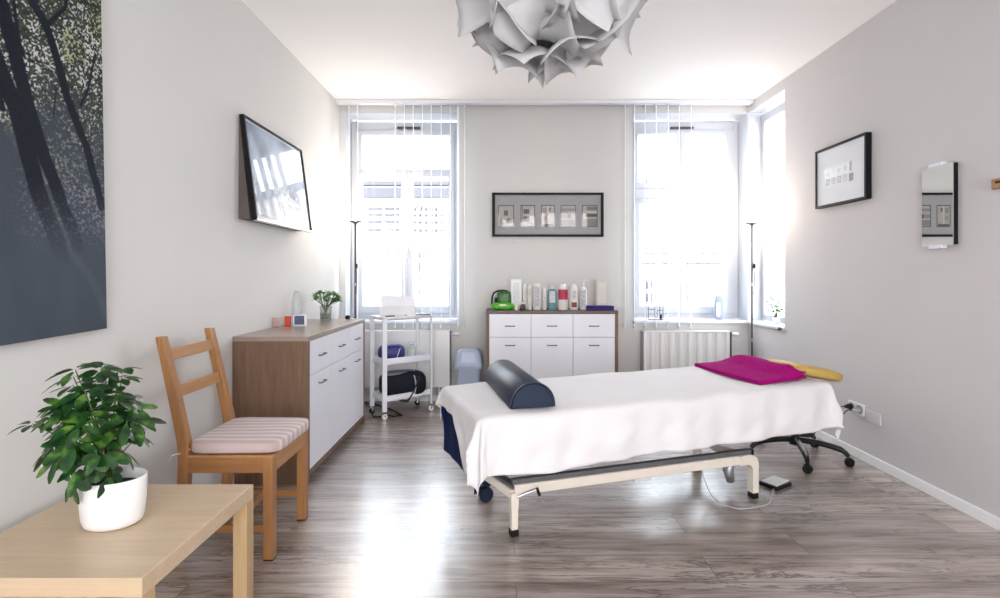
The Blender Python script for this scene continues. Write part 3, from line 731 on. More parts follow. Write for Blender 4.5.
# ------------------------------------------------------------------ floor lamps
def floor_lamp(label, x, y, ztop):
    t = thing('floor_lamp', label, 'floor lamp', (x, y, 0), group='uplighter floor lamps in the back corners')
    del t['group']
    MB().lathe([(0,0),(.115,0),(.118,.008),(.11,.016),(.02,.024),(.012,.04)], (x,y,0), 32).build('base', steel, t, smooth='auto')
    p = MB().tube([(x,y,.02),(x,y,.6),(x,y,1.15),(x,y,ztop-.03)], .0085, 10); p.build('pole', dark_metal, t, smooth=True)
    for z in (.62, 1.12): MB().lathe([(0,0),(.0115,0),(.0115,.03),(0,.03)], (x,y,z), 12).build('pole_joint', steel, t, smooth='auto')
    MB().lathe([(.009,-.035),(.012,-.02),(.030,-.010),(.052,.0),(.056,.004),(.053,.006),(.03,-.004),(0,-.008)], (x,y,ztop), 24).build('bowl', dark_metal, t, smooth='auto')
    MB().blob((x,y,ztop+.020), .024, .024, .020, 1).build('bulb', bulb_m, t, smooth=True)
    MB().tube([(x+.011,y-.010,1.05),(x+.016,y-.012,1.2),(x+.010,y-.010,1.33)], .003, 6).build('cord', rubber, t)
    s = MB().box(x+.006,x+.024,y-.020,y-.004,1.30-.02,1.34-.02); s.build('switch', black_m, t, bevel=.003)
    lt = bpy.data.lights.new('lamp_light', 'POINT'); lt.energy = 4; lt.color = (1,.80,.60); lt.shadow_soft_size = .04
    lo = bpy.data.objects.new('lamp_light', lt); C.objects.link(lo); lo.parent = t; lo.location = (0, 0, ztop+.07)
    return t
floor_lamp('slim dark uplighter floor lamp in the left corner behind the sideboard', -1.32, 4.50, 1.70)
floor_lamp('slim dark uplighter floor lamp in the right corner by the radiator', 2.25, 4.50, 1.685)

# ------------------------------------------------------------------ radiators
def radiator(label, x0, x1, z0, z1, ribs):
    t = thing('radiator', label, 'radiator', ((x0+x1)/2, YB-.06, z0)); ya_, yb_ = YB-.13, YB-.035
    if ribs:
        n = int((x1-x0)/.0165)*1; 
        def fn(u, v):
            x = x0+(x1-x0)*u; k = math.cos(2*PI*(x-x0)/.088); d = .011*max(-1,min(1,k*2.2))
            return (x, ya_ + .008 - d, z0+.01+(z1-z0-.02)*v)
        MB().grid(fn, 330, 1).build('front_panel', rad_m, t, smooth=True)
        MB().box(x0, x1, ya_+.02, ya_+.024, z0, z1).build('inner_panel', rad_m, t)
    else:
        MB().box(x0, x1, ya_, ya_+.02, z0, z1).build('front_panel', rad_m, t, bevel=.005)
    MB().box(x0, x1, yb_-.016, yb_, z0, z1).build('rear_panel', rad_m, t, bevel=.004)
    m_ = MB().box(x0-.004, x0+.004, ya_, yb_, z0, z1); m_.build('side_grille', steel if ribs else rad_m, t); m_ = MB().box(x1-.004, x1+.004, ya_, yb_, z0, z1); m_.build('side_grille', dark_metal, t)
    m_ = MB().box(x0, x1, ya_+.002, yb_, z1-.004, z1+.004)
    for k in range(0): pass
    m_.build('top_grille', rad_m, t)
    xv = x1-.06 if not ribs else x1-.05
    m_ = MB().tube([(xv, YB-.08, z0), (xv, YB-.08, 0.0)], .0085, 8); m_.tube([(xv-.05, YB-.08, z0), (xv-.05, YB-.08, 0.0)], .0085, 8); m_.build('pipe', white_gloss, t, smooth='auto')
    MB().lathe([(0,-.03),(.016,-.03),(.016,.025),(0,.025)], (xv-.0, YB-.08, z0-.05), 12).lathe([(0,-.03),(.016,-.03),(.016,.025),(0,.025)], (xv-.05, YB-.08, z0-.05), 12).build('valve', chrome, t, smooth='auto')
    MB().lathe([(.008,0),(.008,.02),(.017,.026),(.019,.075),(.015,.085),(0,.086)], (x1+.004, YB-.08, z1-.03), 16, M=Matrix.Rotation(R(90),4,'Y')).build('thermostat_knob', white_gloss, t, smooth='auto')
    return t
radiator('smooth flat white radiator under the left window behind the trolley', -1.45, -.49, .16, .69, False)
radiator('ribbed white radiator under the right window behind the massage table', 1.335, 2.16, .14, .685, True)

# ------------------------------------------------------------------ trolley and its load
ux = Vector((.78,.625,0)); ux.normalize(); vy = Vector((-ux.y, ux.x, 0)); O = Vector((-.99, 4.215, 0)); TW, TD = .45, .25
TM = Matrix(((ux.x, vy.x, 0, O.x), (ux.y, vy.y, 0, O.y), (0,0,1,0), (0,0,0,1)))
tz = thing('utility_trolley', 'white three-tier trolley on castors beside the left sideboard', 'trolley', (TM @ Vector((TW/2, TD/2, 0)))[:], math.atan2(ux.y, ux.x))
def tshelf(z, h, mat, nm):
    m_ = MB(); m_.box(.0,TW,.0,TD,z,z+.006,TM); w_ = .010
    m_.box(0,TW,0,w_,z,z+h,TM); m_.box(0,TW,TD-w_,TD,z,z+h,TM); m_.box(0,w_,w_,TD-w_,z,z+h,TM); m_.box(TW-w_,TW,w_,TD-w_,z,z+h,TM)
    m_.build(nm, mat, tz)
tshelf(.455, .055, white_gloss, 'shelf'); tshelf(.145, .05, white_gloss, 'shelf')
MB().box(-.012,TW+.012,-.012,TD+.012,.845,.862,TM).build('top_shelf', P('trolley_top', (.66,.66,.69), .3), tz, bevel=.004)
MB().box(.012,TW-.012,.012,TD-.012,.832,.845,TM).build('under_tray', clear_m, tz)
for (a, b) in ((.0,.0),(TW,0),(0,TD),(TW,TD)):
    l = MB().box(a-.020 if a == 0 else a-.008, a+.020 if a == 0 else a+.012, b-.010, b+.012, .065, .845, TM).build('leg', white_gloss, tz, bevel=.004)
    p = TM @ Vector((a, b, 0))
    MB().tube([p+Vector((0,0,.07)), p+Vector((0,0,.045))], .008, 8).build('castor_stem', chrome, l)
    Mw = Matrix.Rotation(R(90), 4, 'X'); Mw = Matrix.Rotation(R(30), 4, 'Z') @ Mw
    MB().lathe([(0,-.012),(.022,-.012),(.024,-.008),(.024,.008),(.022,.012),(0,.012)], p+Vector((0,0,.0245)), 18, M=Mw).build('castor_wheel', rad_m if b == 0 else rubber, l, smooth='auto')
    MB().box(-.009,.009,-.016,.016,.022,.050, Matrix.Translation(p) @ Matrix.Rotation(R(30),4,'Z')).build('castor_fork', chrome, l, bevel=.003)
def onT(a, b, z): return TM @ Vector((a, b, z))
# white box with open lid
bx = thing('white_box', 'white open-lidded box standing on top of the trolley', 'box', onT(.22,.125,.862)[:], math.atan2(ux.y,ux.x)-R(30))
Mx = Matrix.Translation(onT(.20,.145,.862)) @ Matrix.Rotation(math.atan2(ux.y,ux.x)-R(30), 4, 'Z')
m_ = MB(); m_.box(-.155,.155,-.08,.08,0,.006,Mx); m_.box(-.155,.155,-.08,-.072,0,.078,Mx); m_.box(-.155,.155,.072,.08,0,.078,Mx); m_.box(-.155,-.147,-.08,.08,0,.078,Mx); m_.box(.147,.155,-.08,.08,0,.078,Mx)
m_.build('box_body', P('white_card', (.72,.72,.75), .4), bx, bevel=.003)
m_ = MB().add([Mx @ Vector(p) for p in ((-.155,.078,.075),(.155,.078,.075),(.135,.12,.16),(-.165,.12,.175),(-.155,.084,.073),(.155,.084,.073),(.135,.126,.158),(-.165,.126,.173))], [(0,1,2,3),(7,6,5,4),(0,4,5,1),(1,5,6,2),(2,6,7,3),(3,7,4,0)])
m_.build('box_lid', white_gloss, bx)
m_ = MB().add([Mx @ Vector(p) for p in ((-.155,-.082,.077),(-.19,-.10,.12),(-.185,.08,.14),(-.155,.08,.077),(-.157,-.082,.074),(-.193,-.10,.118),(-.188,.08,.138),(-.157,.08,.074))], [(0,1,2,3),(7,6,5,4),(0,4,5,1),(1,5,6,2),(2,6,7,3),(3,7,4,0)])
m_.build('box_flap', white_gloss, bx)
for i, (a, b, c2, d2, colr) in enumerate([(.03,.045,.11,.03,black_m),(.21,.035,.33,.055,steel)]):
    m_ = MB().tube([onT(a,b,.868), onT(c2,d2,.868)], .005, 8)
    tag(m_.build('pen', colr, smooth='auto'), ['black pen lying on the left front of the trolley top','grey pen lying on the right front of the trolley top'][i], 'pen')
m_ = MB().box(-.09,.09,-.03,.03,0,.012, Matrix.Translation(onT(.36,.035,.8625)) @ Matrix.Rotation(R(15),4,'Z'))
tag(m_.build('small_tray', P('dark_tray', (.16,.16,.18), .4), bevel=.003), 'small dark flat tray on the right of the trolley top', 'tray')
# blue roll bag
rb = thing('blue_wash_bag', 'rounded royal blue zip bag on the middle trolley shelf', 'bag', onT(.12,.13,.461)[:])
Mb = Matrix.Rotation(R(10),4,'Z')
MB().blob(onT(.125,.125,.541), .118, .085, .077, .75, M=Mb).build('bag_body', P('royal_blue_nylon', (.018,.022,.16), .5, bmp=.2), rb, smooth=True)
pc = onT(.125,.125,.536)
m_ = MB().tube([pc+Mb@Vector((.06+.02*math.sin(a),-.083*math.cos(a)*0-.082+.03*abs(a/1.2)**2,.05*math.sin(a*1.2))) for a in [x*.2-1.2 for x in range(13)]], .003, 6)
m_.build('white_cord', white_gloss, rb)
m_ = MB().tube([pc+Mb@Vector((.086,-.070*math.cos(a),.062*math.sin(a))) for a in [x*.4 for x in range(17)]], .0035, 6); m_.build('zip', strap_m, rb)
# spray bottle
def bottle(label, x, y, z, h, w, d, mat, cap=None, labelcol=None, shape='flat', name='bottle', pump=False, rz=0, capm=None, lab=None, grp=None):
    t = thing(name, label, 'bottle', (x, y, z), rz)
    M_ = Matrix.Translation((x,y,z)) @ Matrix.Rotation(rz,4,'Z')
    hb = h*(.86 if cap else 1)
    if shape == 'flat': prof = [(0,0),(.92,0),(1,.03),(1,.82),(.9,.93),(.5,1),(0,1)]
    elif shape == 'oval': prof = [(0,0),(.8,0),(.95,.04),(1,.35),(.95,.7),(.7,.93),(.35,1),(0,1)]
    else: prof = [(0,0),(.97,0),(1,.01),(1,.99),(.97,1),(0,1)]
    MB().lathe([(r*.5, q*hb) for r, q in prof], (0,0,0), 28, sx=w, sy=d).build('body', mat, t, smooth='auto', local=True)
    if cap == 'cap': MB().lathe([(0,hb*.99),(.3*w,hb*.99),(.3*w,h),(0,h)], (0,0,0), 18).build('cap', capm or white_gloss, t, smooth='auto', local=True)
    if cap == 'pump':
        MB().lathe([(0,hb*.97),(.28*w,hb*.97),(.28*w,hb*1.05),(.09*w,hb*1.07),(.07*w,h*1.15),(0,h*1.15)], (0,0,0), 16).build('pump', capm or white_gloss, t, smooth='auto', local=True)
        MB().tube([(0,0,h*1.15),(.012,0,h*1.19),(.05,0,h*1.18)], [.007,.006,.004], 8).build('nozzle', capm or white_gloss, t, smooth='auto', local=True)
    if lab:
        for (za, zb_, colr, ww) in lab:
            def fn(u, v):
                a = -PI/2 + (u-.5)*2*ww; return (w*.5*1.012*math.cos(a), d*.5*1.02*math.sin(a)-.0006, hb*(za+(zb_-za)*v))
            MB().grid(fn, 12, 1).build('printed_label', colr, t, smooth=True, local=True)
    return t
grey_lab = P('grey_label_print', (.42,.43,.46), .5, var=.5, scale=110); red_lab = P('crimson_label', (.42,.006,.05), .45, var=.06); dred_lab = P('maroon_label', (.18,.01,.02), .45)
pale_lab = P('pale_label', (.60,.58,.56), .5, var=.25, scale=120); teal_liq = glassy('teal_bottle_plastic', (.6,.85,.85), .06, .1, .6, (.18,.36,.38))
bp_ = onT(.33,.14,.461)
bottle('clear glass bottle on the middle trolley shelf', bp_.x, bp_.y, .4615, .15, .085, .07, jar_m, 'cap', capm=jar_m, name='glass_bottle', lab=[(.15,.7,pale_lab,.7)])
# black bag
bb = thing('sports_bag', 'black holdall with grey panel and hanging strap on lowest trolley shelf', 'bag', onT(.23,.15,.151)[:])
Mb = Matrix.Rotation(math.atan2(ux.y,ux.x)-R(22),4,'Z'); pc = onT(.232,.125,.258)
def sag(p): return (p[0], p[1], p[2]*(1+.10*math.sin(p[0]*13+1)))
MB().blob(pc, .205, .105, .100, .45, M=Mb, fn=sag, nu=36, nv=18).build('bag_body', bag_dark, bb, smooth=True)
MB().blob(pc+Vector((-.01,0,.070)), .150, .09, .040, .5, M=Mb).build('top_panel', bag_grey, bb, smooth=True)
m_ = MB(); 
def strip(mb, pts, w, nrm):
    b0 = len(mb.v); nrm = Vector(nrm)
    for p in pts: p = Vector(p); mb.v += [p-nrm*w/2, p+nrm*w/2]
    for i in range(len(pts)-1): a = b0+2*i; mb.f.append((a,a+1,a+3,a+2))
pts = [pc+Mb@Vector((-.05+.005*i, -.135-.012*math.sin(i/12*PI), .05 - .19*math.sin(i/12*PI)**1+ (0))) for i in range(0)]
arc = [pc+Mb@Vector((-.11+.25*t, -.112-.028*math.sin(PI*t), -.055-.075*math.sin(PI*t)+.13*max(0,t-.6)/.4)) for t in [i/14 for i in range(15)]]
strip(m_, arc, .026, (0,0,1)); m_.build('shoulder_strap', strap_m, bb, solid=.004)
m_ = MB(); strip(m_, [pc+Mb@Vector((.09+.015*math.sin(t*3), -.110+.02*(t>.95), .085-.17*t)) for t in [i/8 for i in range(9)]], .010, Mb@Vector((1,0,0))); m_.build('grey_webbing', P('pale_webbing', (.42,.44,.5), .6), bb, solid=.003)
# cable near the trolley
m_ = MB().tube([(-1.12,4.30,.05),(-1.10,4.27,.008),(-1.04,4.28,.007),(-.98,4.33,.007),(-.93,4.29,.007),(-.87,4.33,.007),(-.99,4.5,.007),(-1.2,4.7,.007),(-1.40,4.76,.02)], .006, 8)
tag(m_.build('power_cable', rubber, smooth=True), 'black cable curling on the floor under the white trolley', 'cable')
# bin
bn = thing('swing_bin', 'grey-blue plastic swing-lid bin between radiator and back sideboard', 'bin', (-.30, 4.55, 0))
def rrect(w, d, z, r=.03, n=6):
    out = []
    for (cx_, cy_, a0) in ((w/2-r,d/2-r,0),(-w/2+r,d/2-r,90),(-w/2+r,-d/2+r,180),(w/2-r,-d/2+r,270)):
        for i in range(n+1): a = R(a0+90*i/n); out.append((-.30+cx_+r*math.cos(a), 4.55+cy_+r*math.sin(a), z))
    return out
def loft(rings, cap0=True, cap1=True):
    m_ = MB(); n = len(rings[0]); vs = [p for r_ in rings for p in r_]; fs = []
    for i in range(len(rings)-1):
        for k in range(n): a = i*n+k; b = i*n+(k+1)%n; fs.append((a,b,b+n,a+n))
    if cap0: fs.append(tuple(range(n))[::-1])
    if cap1: fs.append(tuple(range(len(vs)-n, len(vs))))
    return m_.add(vs, fs)
loft([rrect(.19,.16,0), rrect(.215,.19,.40)]).build('bin_body', bin_lid, bn, smooth='auto')
loft([rrect(.25,.225,.385), rrect(.255,.23,.41), rrect(.25,.225,.425), rrect(.24,.21,.46), rrect(.215,.175,.52), rrect(.17,.13,.548), rrect(.14,.10,.552)]).build('bin_lid', bin_lid, bn, smooth='auto')
MB().add([(-.37,4.44-.006,.44),(-.23,4.44-.006,.44),(-.24,4.465-.006,.528),(-.36,4.465-.006,.528),(-.37,4.45,.44),(-.23,4.45,.44),(-.24,4.475,.528),(-.36,4.475,.528)], [(0,1,2,3),(7,6,5,4),(0,4,5,1),(1,5,6,2),(2,6,7,3),(3,7,4,0)]).build('swing_flap', P('bin_flap_plastic', (.46,.54,.66), .3), bn, bevel=.004)

# ------------------------------------------------------------------ things on the back sideboard (y about 4.55, z .905)
ZT = .905
def bxx(p, y): return (p-502)*y/500
def zz(p, y): return CAMH-(p-275)*y/500
def mkb(label, pa, pb, ptop, y, mat, cap=None, shape='flat', lab=None, d=.045, capm=None, h=None, rz=0, name='bottle'):
    x0 = bxx(pa, y); x1 = bxx(pb, y); h = h or zz(ptop, y)-ZT-.001
    return bottle(label, (x0+x1)/2, y, ZT+.0005, h, x1-x0, d, mat, cap, shape=shape, lab=lab, capm=capm, rz=rz, name=name)
white_pl = P('white_plastic', (.66,.65,.64), .35, var=.01)
ys = 4.53
mkb('slim white tube just right of the tall white carton', 523, 527.5, 284, ys+.03, white_pl, None, lab=[(.1,.8,pale_lab,.6)], name='cosmetic_tube')
mkb('narrow white bottle behind the small brown jar', 527.7, 532, 284.5, ys, white_pl, None, lab=[(.15,.85,pale_lab,.6)])
mkb('wide white bottle with long grey print, left half of the row', 532.8, 541.5, 283.5, ys, white_pl, None, lab=[(.12,.88,grey_lab,.55)])
mkb('short narrow white bottle left of the teal bottle', 542.3, 546.6, 288, ys, white_pl, 'cap', lab=[(.1,.8,pale_lab,.6)])
mkb('teal translucent bottle in the middle of the row', 547.6, 556.8, 285.5, ys, teal_liq, 'cap', lab=[(.35,.9,P('teal_pale_label', (.52,.56,.60), .5, var=.3, scale=80),.7),], capm=jar_m)
mkb('white bottle with a broad crimson label', 558, 567.8, 284, ys, white_pl, 'cap', lab=[(.46,.92,red_lab,1.2),(.06,.42,pale_lab,1.0)])
mkb('white oval bottle with a maroon emblem near its foot', 569.3, 578.3, 284.5, ys, white_pl, None, shape='oval', lab=[(.10,.30,dred_lab,.6),(.42,.76,grey_lab,.35)])
mkb('white pump bottle, tallest of the row of bottles', 580, 587, 285, ys, white_pl, 'pump', lab=[(.12,.92,grey_lab,.7)])
# boxes
def carton(name, label, cat, pa, pb, ptop, pbot, y, d, mat, tilt=0, cap=True, extra=None):
    x0 = bxx(pa, y); x1 = bxx(pb, y); z1 = zz(ptop, y)
    t = thing(name, label, cat, ((x0+x1)/2, y+d/2, ZT))
    M_ = Matrix.Translation(((x0+x1)/2, y+d/2, ZT+.0005)) @ Matrix.Rotation(R(tilt), 4, 'Z')
    w = (x1-x0)/2; h = z1-ZT
    MB().box(-w,w,-d/2,d/2,0,h,M_).build('carton', mat, t, bevel=.002)
    if extra: MB().box(-w*.6,w*.6,-d/2-.001,-d/2,h*.2,h*.9,M_).build('printed_label', extra, t)
    return t
carton('tall_carton', 'tall white carton standing beside the green bag', 'box', 510.8, 521.6, 279.5, 309, 4.60, .06, P('white_carton', (.78,.78,.80), .4), extra=P('carton_print', (.62,.64,.68), .4, var=.1, scale=40))
carton('beige_carton', 'tall beige carton at the right end of the row', 'box', 596.5, 608, 280, 309, 4.60, .07, P('beige_carton', (.58,.55,.51), .5), extra=P('beige_print', (.66,.63,.59), .5))
carton('purple_box', 'flat purple box lying at the right front corner of back sideboard', 'box', 587.3, 614, 306, 310, 4.45, .09, P('purple_card', (.022,.006,.14), .5, spec=.2))
# green bag with black handle and green pouch
gb = thing('green_bag', 'green bag with thick black handle at left end of back sideboard', 'bag', (-.02, 4.58, ZT))
gm = P('green_pack', (.02,.12,.02), .4, var=.8, scale=30); gl2 = P('bright_green_pack', (.06,.34,.015), .35, var=.35, scale=40)
x0, x1 = bxx(497,4.6), bxx(511.5,4.6)
MB().blob(((x0+x1)/2, 4.62, ZT+.085), (x1-x0)/2, .05, .086, .5).build('bag_body', gm, gb, smooth=True)
xa = bxx(491.5,4.6)
MB().tube([(xa+.012,4.59,ZT+.008),(xa+.004,4.59,ZT+.06),(xa+.006,4.59,ZT+.11),(xa+.022,4.59,ZT+.150),(xa+.055,4.60,ZT+.168),(xa+.10,4.61,ZT+.172),(xa+.15,4.61,ZT+.165)], .009, 8).build('handle', black_m, gb, smooth=True)
MB().blob((xa+.04,4.60,ZT+.08), .014,.02,.03,.8).build('buckle', black_m, gb, smooth=True)
gp = thing('green_pouch', 'bright green packet with pale label lying before the green bag', 'packet', (-.01, 4.50, ZT))
x0, x1 = bxx(491.5,4.5), bxx(514.5,4.5)
MB().blob(((x0+x1)/2, 4.50, ZT+.034), (x1-x0)/2, .045, .034, .6, fn=lambda p:(p[0],p[1],p[2]*(1+.12*math.sin(p[0]*60)))).build('packet_body', gl2, gp, smooth=True)
MB().blob(((x0+x1)/2-.005, 4.458, ZT+.045), .034, .006, .009, .8).build('pale_label', P('cream_label', (.75,.78,.5), .4), gp, smooth=True)
cj = thing('brown_jar', 'small dark brown jar with a white lid at front of bottles', 'jar', (bxx(522.8,4.46), 4.46, ZT))
xx = bxx(522.8,4.46); MB().lathe([(0,0),(.022,0),(.026,.01),(.027,.035),(.018,.055),(0,.055)], (xx,4.46,ZT+.0005), 20).build('jar_body', P('brown_glass', (.035,.018,.015), .2), cj, smooth=True)
MB().lathe([(0,.055),(.016,.055),(.016,.072),(0,.072)], (xx,4.46,ZT+.0005), 16).build('lid', white_pl, cj, smooth='auto')
ci = thing('cream_pot', 'tiny cream pot between green packet and brown jar', 'jar', (bxx(516.6,4.45), 4.45, ZT))
xx = bxx(516.6,4.45); MB().lathe([(0,0),(.015,0),(.016,.02),(.010,.034),(.005,.046),(0,.046)], (xx,4.45,ZT+.0005), 16).build('pot_body', P('cream_plastic', (.75,.74,.55), .4), ci, smooth=True)

# ------------------------------------------------------------------ things on the left sideboard
ZL = .862
bottle('frosted grey bottle standing by the left wall on left sideboard', -1.485, 3.62, ZL+.0005, .245, .07, .07, mist_m, None, shape='oval', name='frosted_bottle')
def obox(name, label, cat, x, y, w, d, h, mat, rz=0, face=None):
    t = thing(name, label, cat, (x,y,ZL), rz)
    MB().box(-w/2,w/2,-d/2,d/2,.0005,h).build('case', mat, t, local=True, bevel=.003)
    if face: MB().box(-w/2+.012,w/2-.010,-d/2-.0015,-d/2,.012,h-.006).build('printed_front', face, t, local=True)
    return t
obox('blue_fronted_box', 'white box with slate-blue front on left sideboard', 'box', -1.415, 3.50, .088, .03, .080, white_gloss, R(6), P('slate_blue_print', (.10,.11,.20), .4, var=.3, scale=40))
obox('red_candle', 'small orange-red candle block beside the blue-fronted box', 'candle', -1.488, 3.475, .036, .036, .072, P('orange_red_wax', (.62,.07,.03), .4, var=.2, scale=40), R(4))
MB_ = MB().box(-1.565,-1.512,3.40,3.43,ZL+.0005,ZL+.068)
tag(MB_.build('pink_glass_block', glassy('pink_glass', (.95,.85,.85), .05, .1, .35, (.62,.48,.46)), bevel=.004), 'pale pink translucent block touching the left wall on sideboard', 'ornament')
tag(MB().blob((-1.25, 4.05, ZL+.0165), .018,.018,.016,.6).build('dark_pebble', black_m, smooth=True), 'tiny dark rounded object at the far end of left sideboard', 'ornament')

# ------------------------------------------------------------------ sill objects of the right window
so = thing('wire_ornament', 'small dark wire grid ornament on the right window sill', 'ornament', (1.52, 4.90, ZS+.026))
zb_ = ZS+.0265; y = 4.90; X0 = bxx(648.5, y); X1 = bxx(663, y); zt_ = zz(301.5, y); m_ = MB(); r_ = .0035
xm1 = bxx(655,y); xm2 = bxx(656.7,y)
def wl(a, b): m_.tube([a, b], r_, 6)
for (xa, xb) in ((X0, xm1), (xm2, X1)):
    for z in (zb_+r_, (zb_+zt_)/2+(.012 if xa == X0 else 0), zt_): wl((xa,y,z),(xb,y,z))
    for x in (xa, xb, (xa+xb)/2 if xa != X0 else xb): wl((x,y,zb_),(x,y,zt_))
m_.build('wire_grid', dark_metal, so)
MB().box(X0, X1, y-.02, y+.02, zb_-.0005, zb_+.003).build('foot_plate', dark_metal, so); MB().box(xm2+.03, xm2+.05, y-.006, y+.006, zb_+.003, zb_+.05).build('small_block', black_m, so)
gp = thing('grey_bottle', 'grey-blue rounded bottle at right end of the window sill', 'bottle', (2.10, 4.93, ZS+.026))
y = 4.93; xx = bxx(718.5, y); h = zz(295, y)-ZS-.026
MB().blob((xx, y, ZS+.0265+h/2), .045, .03, h/2, .45).build('bottle_body', P('blue_grey_plastic', (.30,.36,.46), .35), gp, smooth=True)
MB().blob((xx-.014, y-.027, ZS+.0265+h*.42), .020, .005, h*.3, .5).build('white_label', white_gloss, gp, smooth=True)

# ------------------------------------------------------------------ massage table
ang = R(20); U = Vector((math.cos(ang), math.sin(ang), 0)); V = Vector((-math.sin(ang), math.cos(ang), 0))
NL = Vector((-.08, 2.10, 0)); BL, BW, ZB = 2.02, .66, .615
BC = NL + U*BL/2 + V*BW/2
BM = Matrix.Translation(BC) @ Matrix.Rotation(ang, 4, 'Z')
mt = thing('massage_table', 'white height-adjustable massage table in the middle of the room', 'massage table', BC[:], ang)
hx, hy = BL/2, BW/2
MB().box(-hx+.02, hx-.02, -hy+.015, hy-.015, .53, .605).build('upholstered_top', navy_vinyl, mt, local=True, bevel=.02, seg=3)
m_ = MB()
for y in (-hy+.06, hy-.06): m_.box(-hx+.10, hx-.10, y-.02, y+.02, .485, .53)
for x in (-.8,-.3,.3,.8): m_.box(x-.02, x+.02, -hy+.08, hy-.08, .49, .528)
m_.build('upper_frame', grey_strip, mt, local=True)
for y in (.05, .20):   # lifting arms between base and upper frame
    for x in (-.55, .35): MB().bar((x,y,.23), (x+.42,y,.50), .03, .05).build('lifting_arm', cream_steel, mt, local=True)
def bl(w): 
    return (BM.inverted() @ Vector(w))
# near long rail and its two end legs
LNf = bl((.055, 2.345, 0)); RNf = bl((1.378, 2.745, 0))
yn_ = (LNf.y+RNf.y)/2
def rail(y, x0, x1, par):
    a = Vector((x0, y if not isinstance(y, tuple) else y[0], 0)); b = Vector((x1, y if not isinstance(y, tuple) else y[1], 0))
    m_ = MB().bar(a+Vector((0,0,.215)), b+Vector((0,0,.218)), .035, .050); m_.build('base_rail', cream_steel, par, local=True, bevel=.006, seg=3)
    m_ = MB().bar(a+Vector((-.01,.004,.252)), b+Vector((.02,.004,.256)), .030, .024); m_.build('rail_cover', grey_strip, par, local=True, bevel=.003)
rail((LNf.y, RNf.y), LNf.x, RNf.x-.04, mt)
rail((hy-.12, hy-.12), LNf.x, RNf.x-.04, mt)
# left near leg: vertical post + slanted arm running back to the cross beam
def legpost(p, h, nm='leg'):
    p = Vector(p)
    m_ = MB(); vs = []; 
    for z, w_, d_ in ((.028,.034,.034),(.12,.036,.036),(h,.044,.044)):
        for sx, sy in ((-1,-1),(1,-1),(1,1),(-1,1)): vs.append((p.x+sx*w_/2, p.y+sy*d_/2, z))
    fs = [(3,2,1,0),(8,9,10,11)] + [(i*4+k, i*4+(k+1)%4, i*4+(k+1)%4+4, i*4+k+4) for i in range(2) for k in range(4)]
    l = m_.add(vs, fs).build(nm, cream_steel, mt, local=True, bevel=.005)
    MB().box(p.x-.019,p.x+.019,p.y-.019,p.y+.019,0,.032).build('rubber_foot', rubber, l, local=True, bevel=.003); return l
legpost((LNf.x, LNf.y, 0), .205)
farL = bl((-.075, 2.78, 0)); farL.z = 0
k1 = bl((-.07, 2.46, .235)); 
m_ = MB().bar(Vector((LNf.x, LNf.y, .195)), k1, .045, .040); m_.bar(k1, Vector((farL.x, farL.y, .22)), .045, .04); m_.build('cross_beam', cream_steel, mt, local=True, bevel=.006)
m_ = MB().bar(Vector((LNf.x+.012, LNf.y, .223)), k1+Vector((.012,0,.026)), .040, .014); m_.build('beam_cover', grey_strip, mt, local=True)
# pedal lever
m_ = MB().tube([Vector((LNf.x+.01, LNf.y-.02, .185)), Vector((LNf.x+.06, LNf.y-.035, .205)), Vector((LNf.x+.10, LNf.y-.04, .215))], .007, 8); o = m_.build('brake_lever', steel, mt, local=True)
MB().bar((LNf.x+.10, LNf.y-.04, .222), (LNf.x+.115, LNf.y-.042, .185), .014, .014).build('lever_grip', rubber, o, local=True, bevel=.003)
# far left leg with castor
l = legpost((farL.x, farL.y, 0), .205)
for s in (-.03, .03):
    MB().lathe([(0,-.011),(.036,-.011),(.040,-.006),(.040,.006),(.036,.011),(0,.011)], Vector((farL.x-.04, farL.y+s-.05, .040)), 20, M=Matrix.Rotation(R(90),4,'X')).build('castor_wheel', navy_vinyl, l, local=True, smooth='auto')
MB().box(farL.x-.075, farL.x-.015, farL.y-.10, farL.y-.0, .085, .13).build('castor_housing', navy_vinyl, l, local=True, bevel=.01)
# right end legs: curved knee
def knee(p, par):
    a = Vector((p.x-.10, p.y, .218)); m_ = MB()
    prof = [(-.11,.240),(-.06,.246),(-.02,.240),(.010,.222),(.020,.195),(.020,.03),(-.020,.03),(-.020,.165),(-.040,.188),(-.11,.192)]
    vs = [(p.x+q[0], p.y-.022, q[1]) for q in prof]
    m_.poly_ext(vs, (0,0,0), (0,.044,0))
    l = m_.build('leg', cream_steel, par, local=True, bevel=.004)
    MB().box(p.x-.019,p.x+.019,p.y-.021,p.y+.021,0,.033).build('rubber_foot', rubber, l, local=True, bevel=.003)
knee(RNf, mt); farR = Vector((RNf.x, hy-.12, 0)); knee(farR, mt)
MB().box(RNf.x-.018, RNf.x+.018, RNf.y+.02, farR.y-.02, .17, .215).build('cross_beam', cream_steel, mt, local=True, bevel=.004)
# motor / actuator under the frame
m_ = MB().tube([(RNf.x-.06, RNf.y+.10, .06), (RNf.x-.075, RNf.y+.10, .12), (RNf.x-.055, RNf.y+.10, .20)], [.022,.03,.024], 12); m_.build('actuator', steel, mt, local=True, smooth=True)
MB().tube([(RNf.x-.08, RNf.y+.12, .18), (RNf.x-.32, RNf.y+.12, .178), (RNf.x-.62, RNf.y+.12, .17)], .014, 10).build('actuator_rod', steel, mt, local=True, smooth=True)
MB().box(RNf.x-.70, RNf.x-.60, RNf.y+.09, RNf.y+.15, .14, .19).build('motor_housing', white_gloss, mt, local=True, bevel=.01)

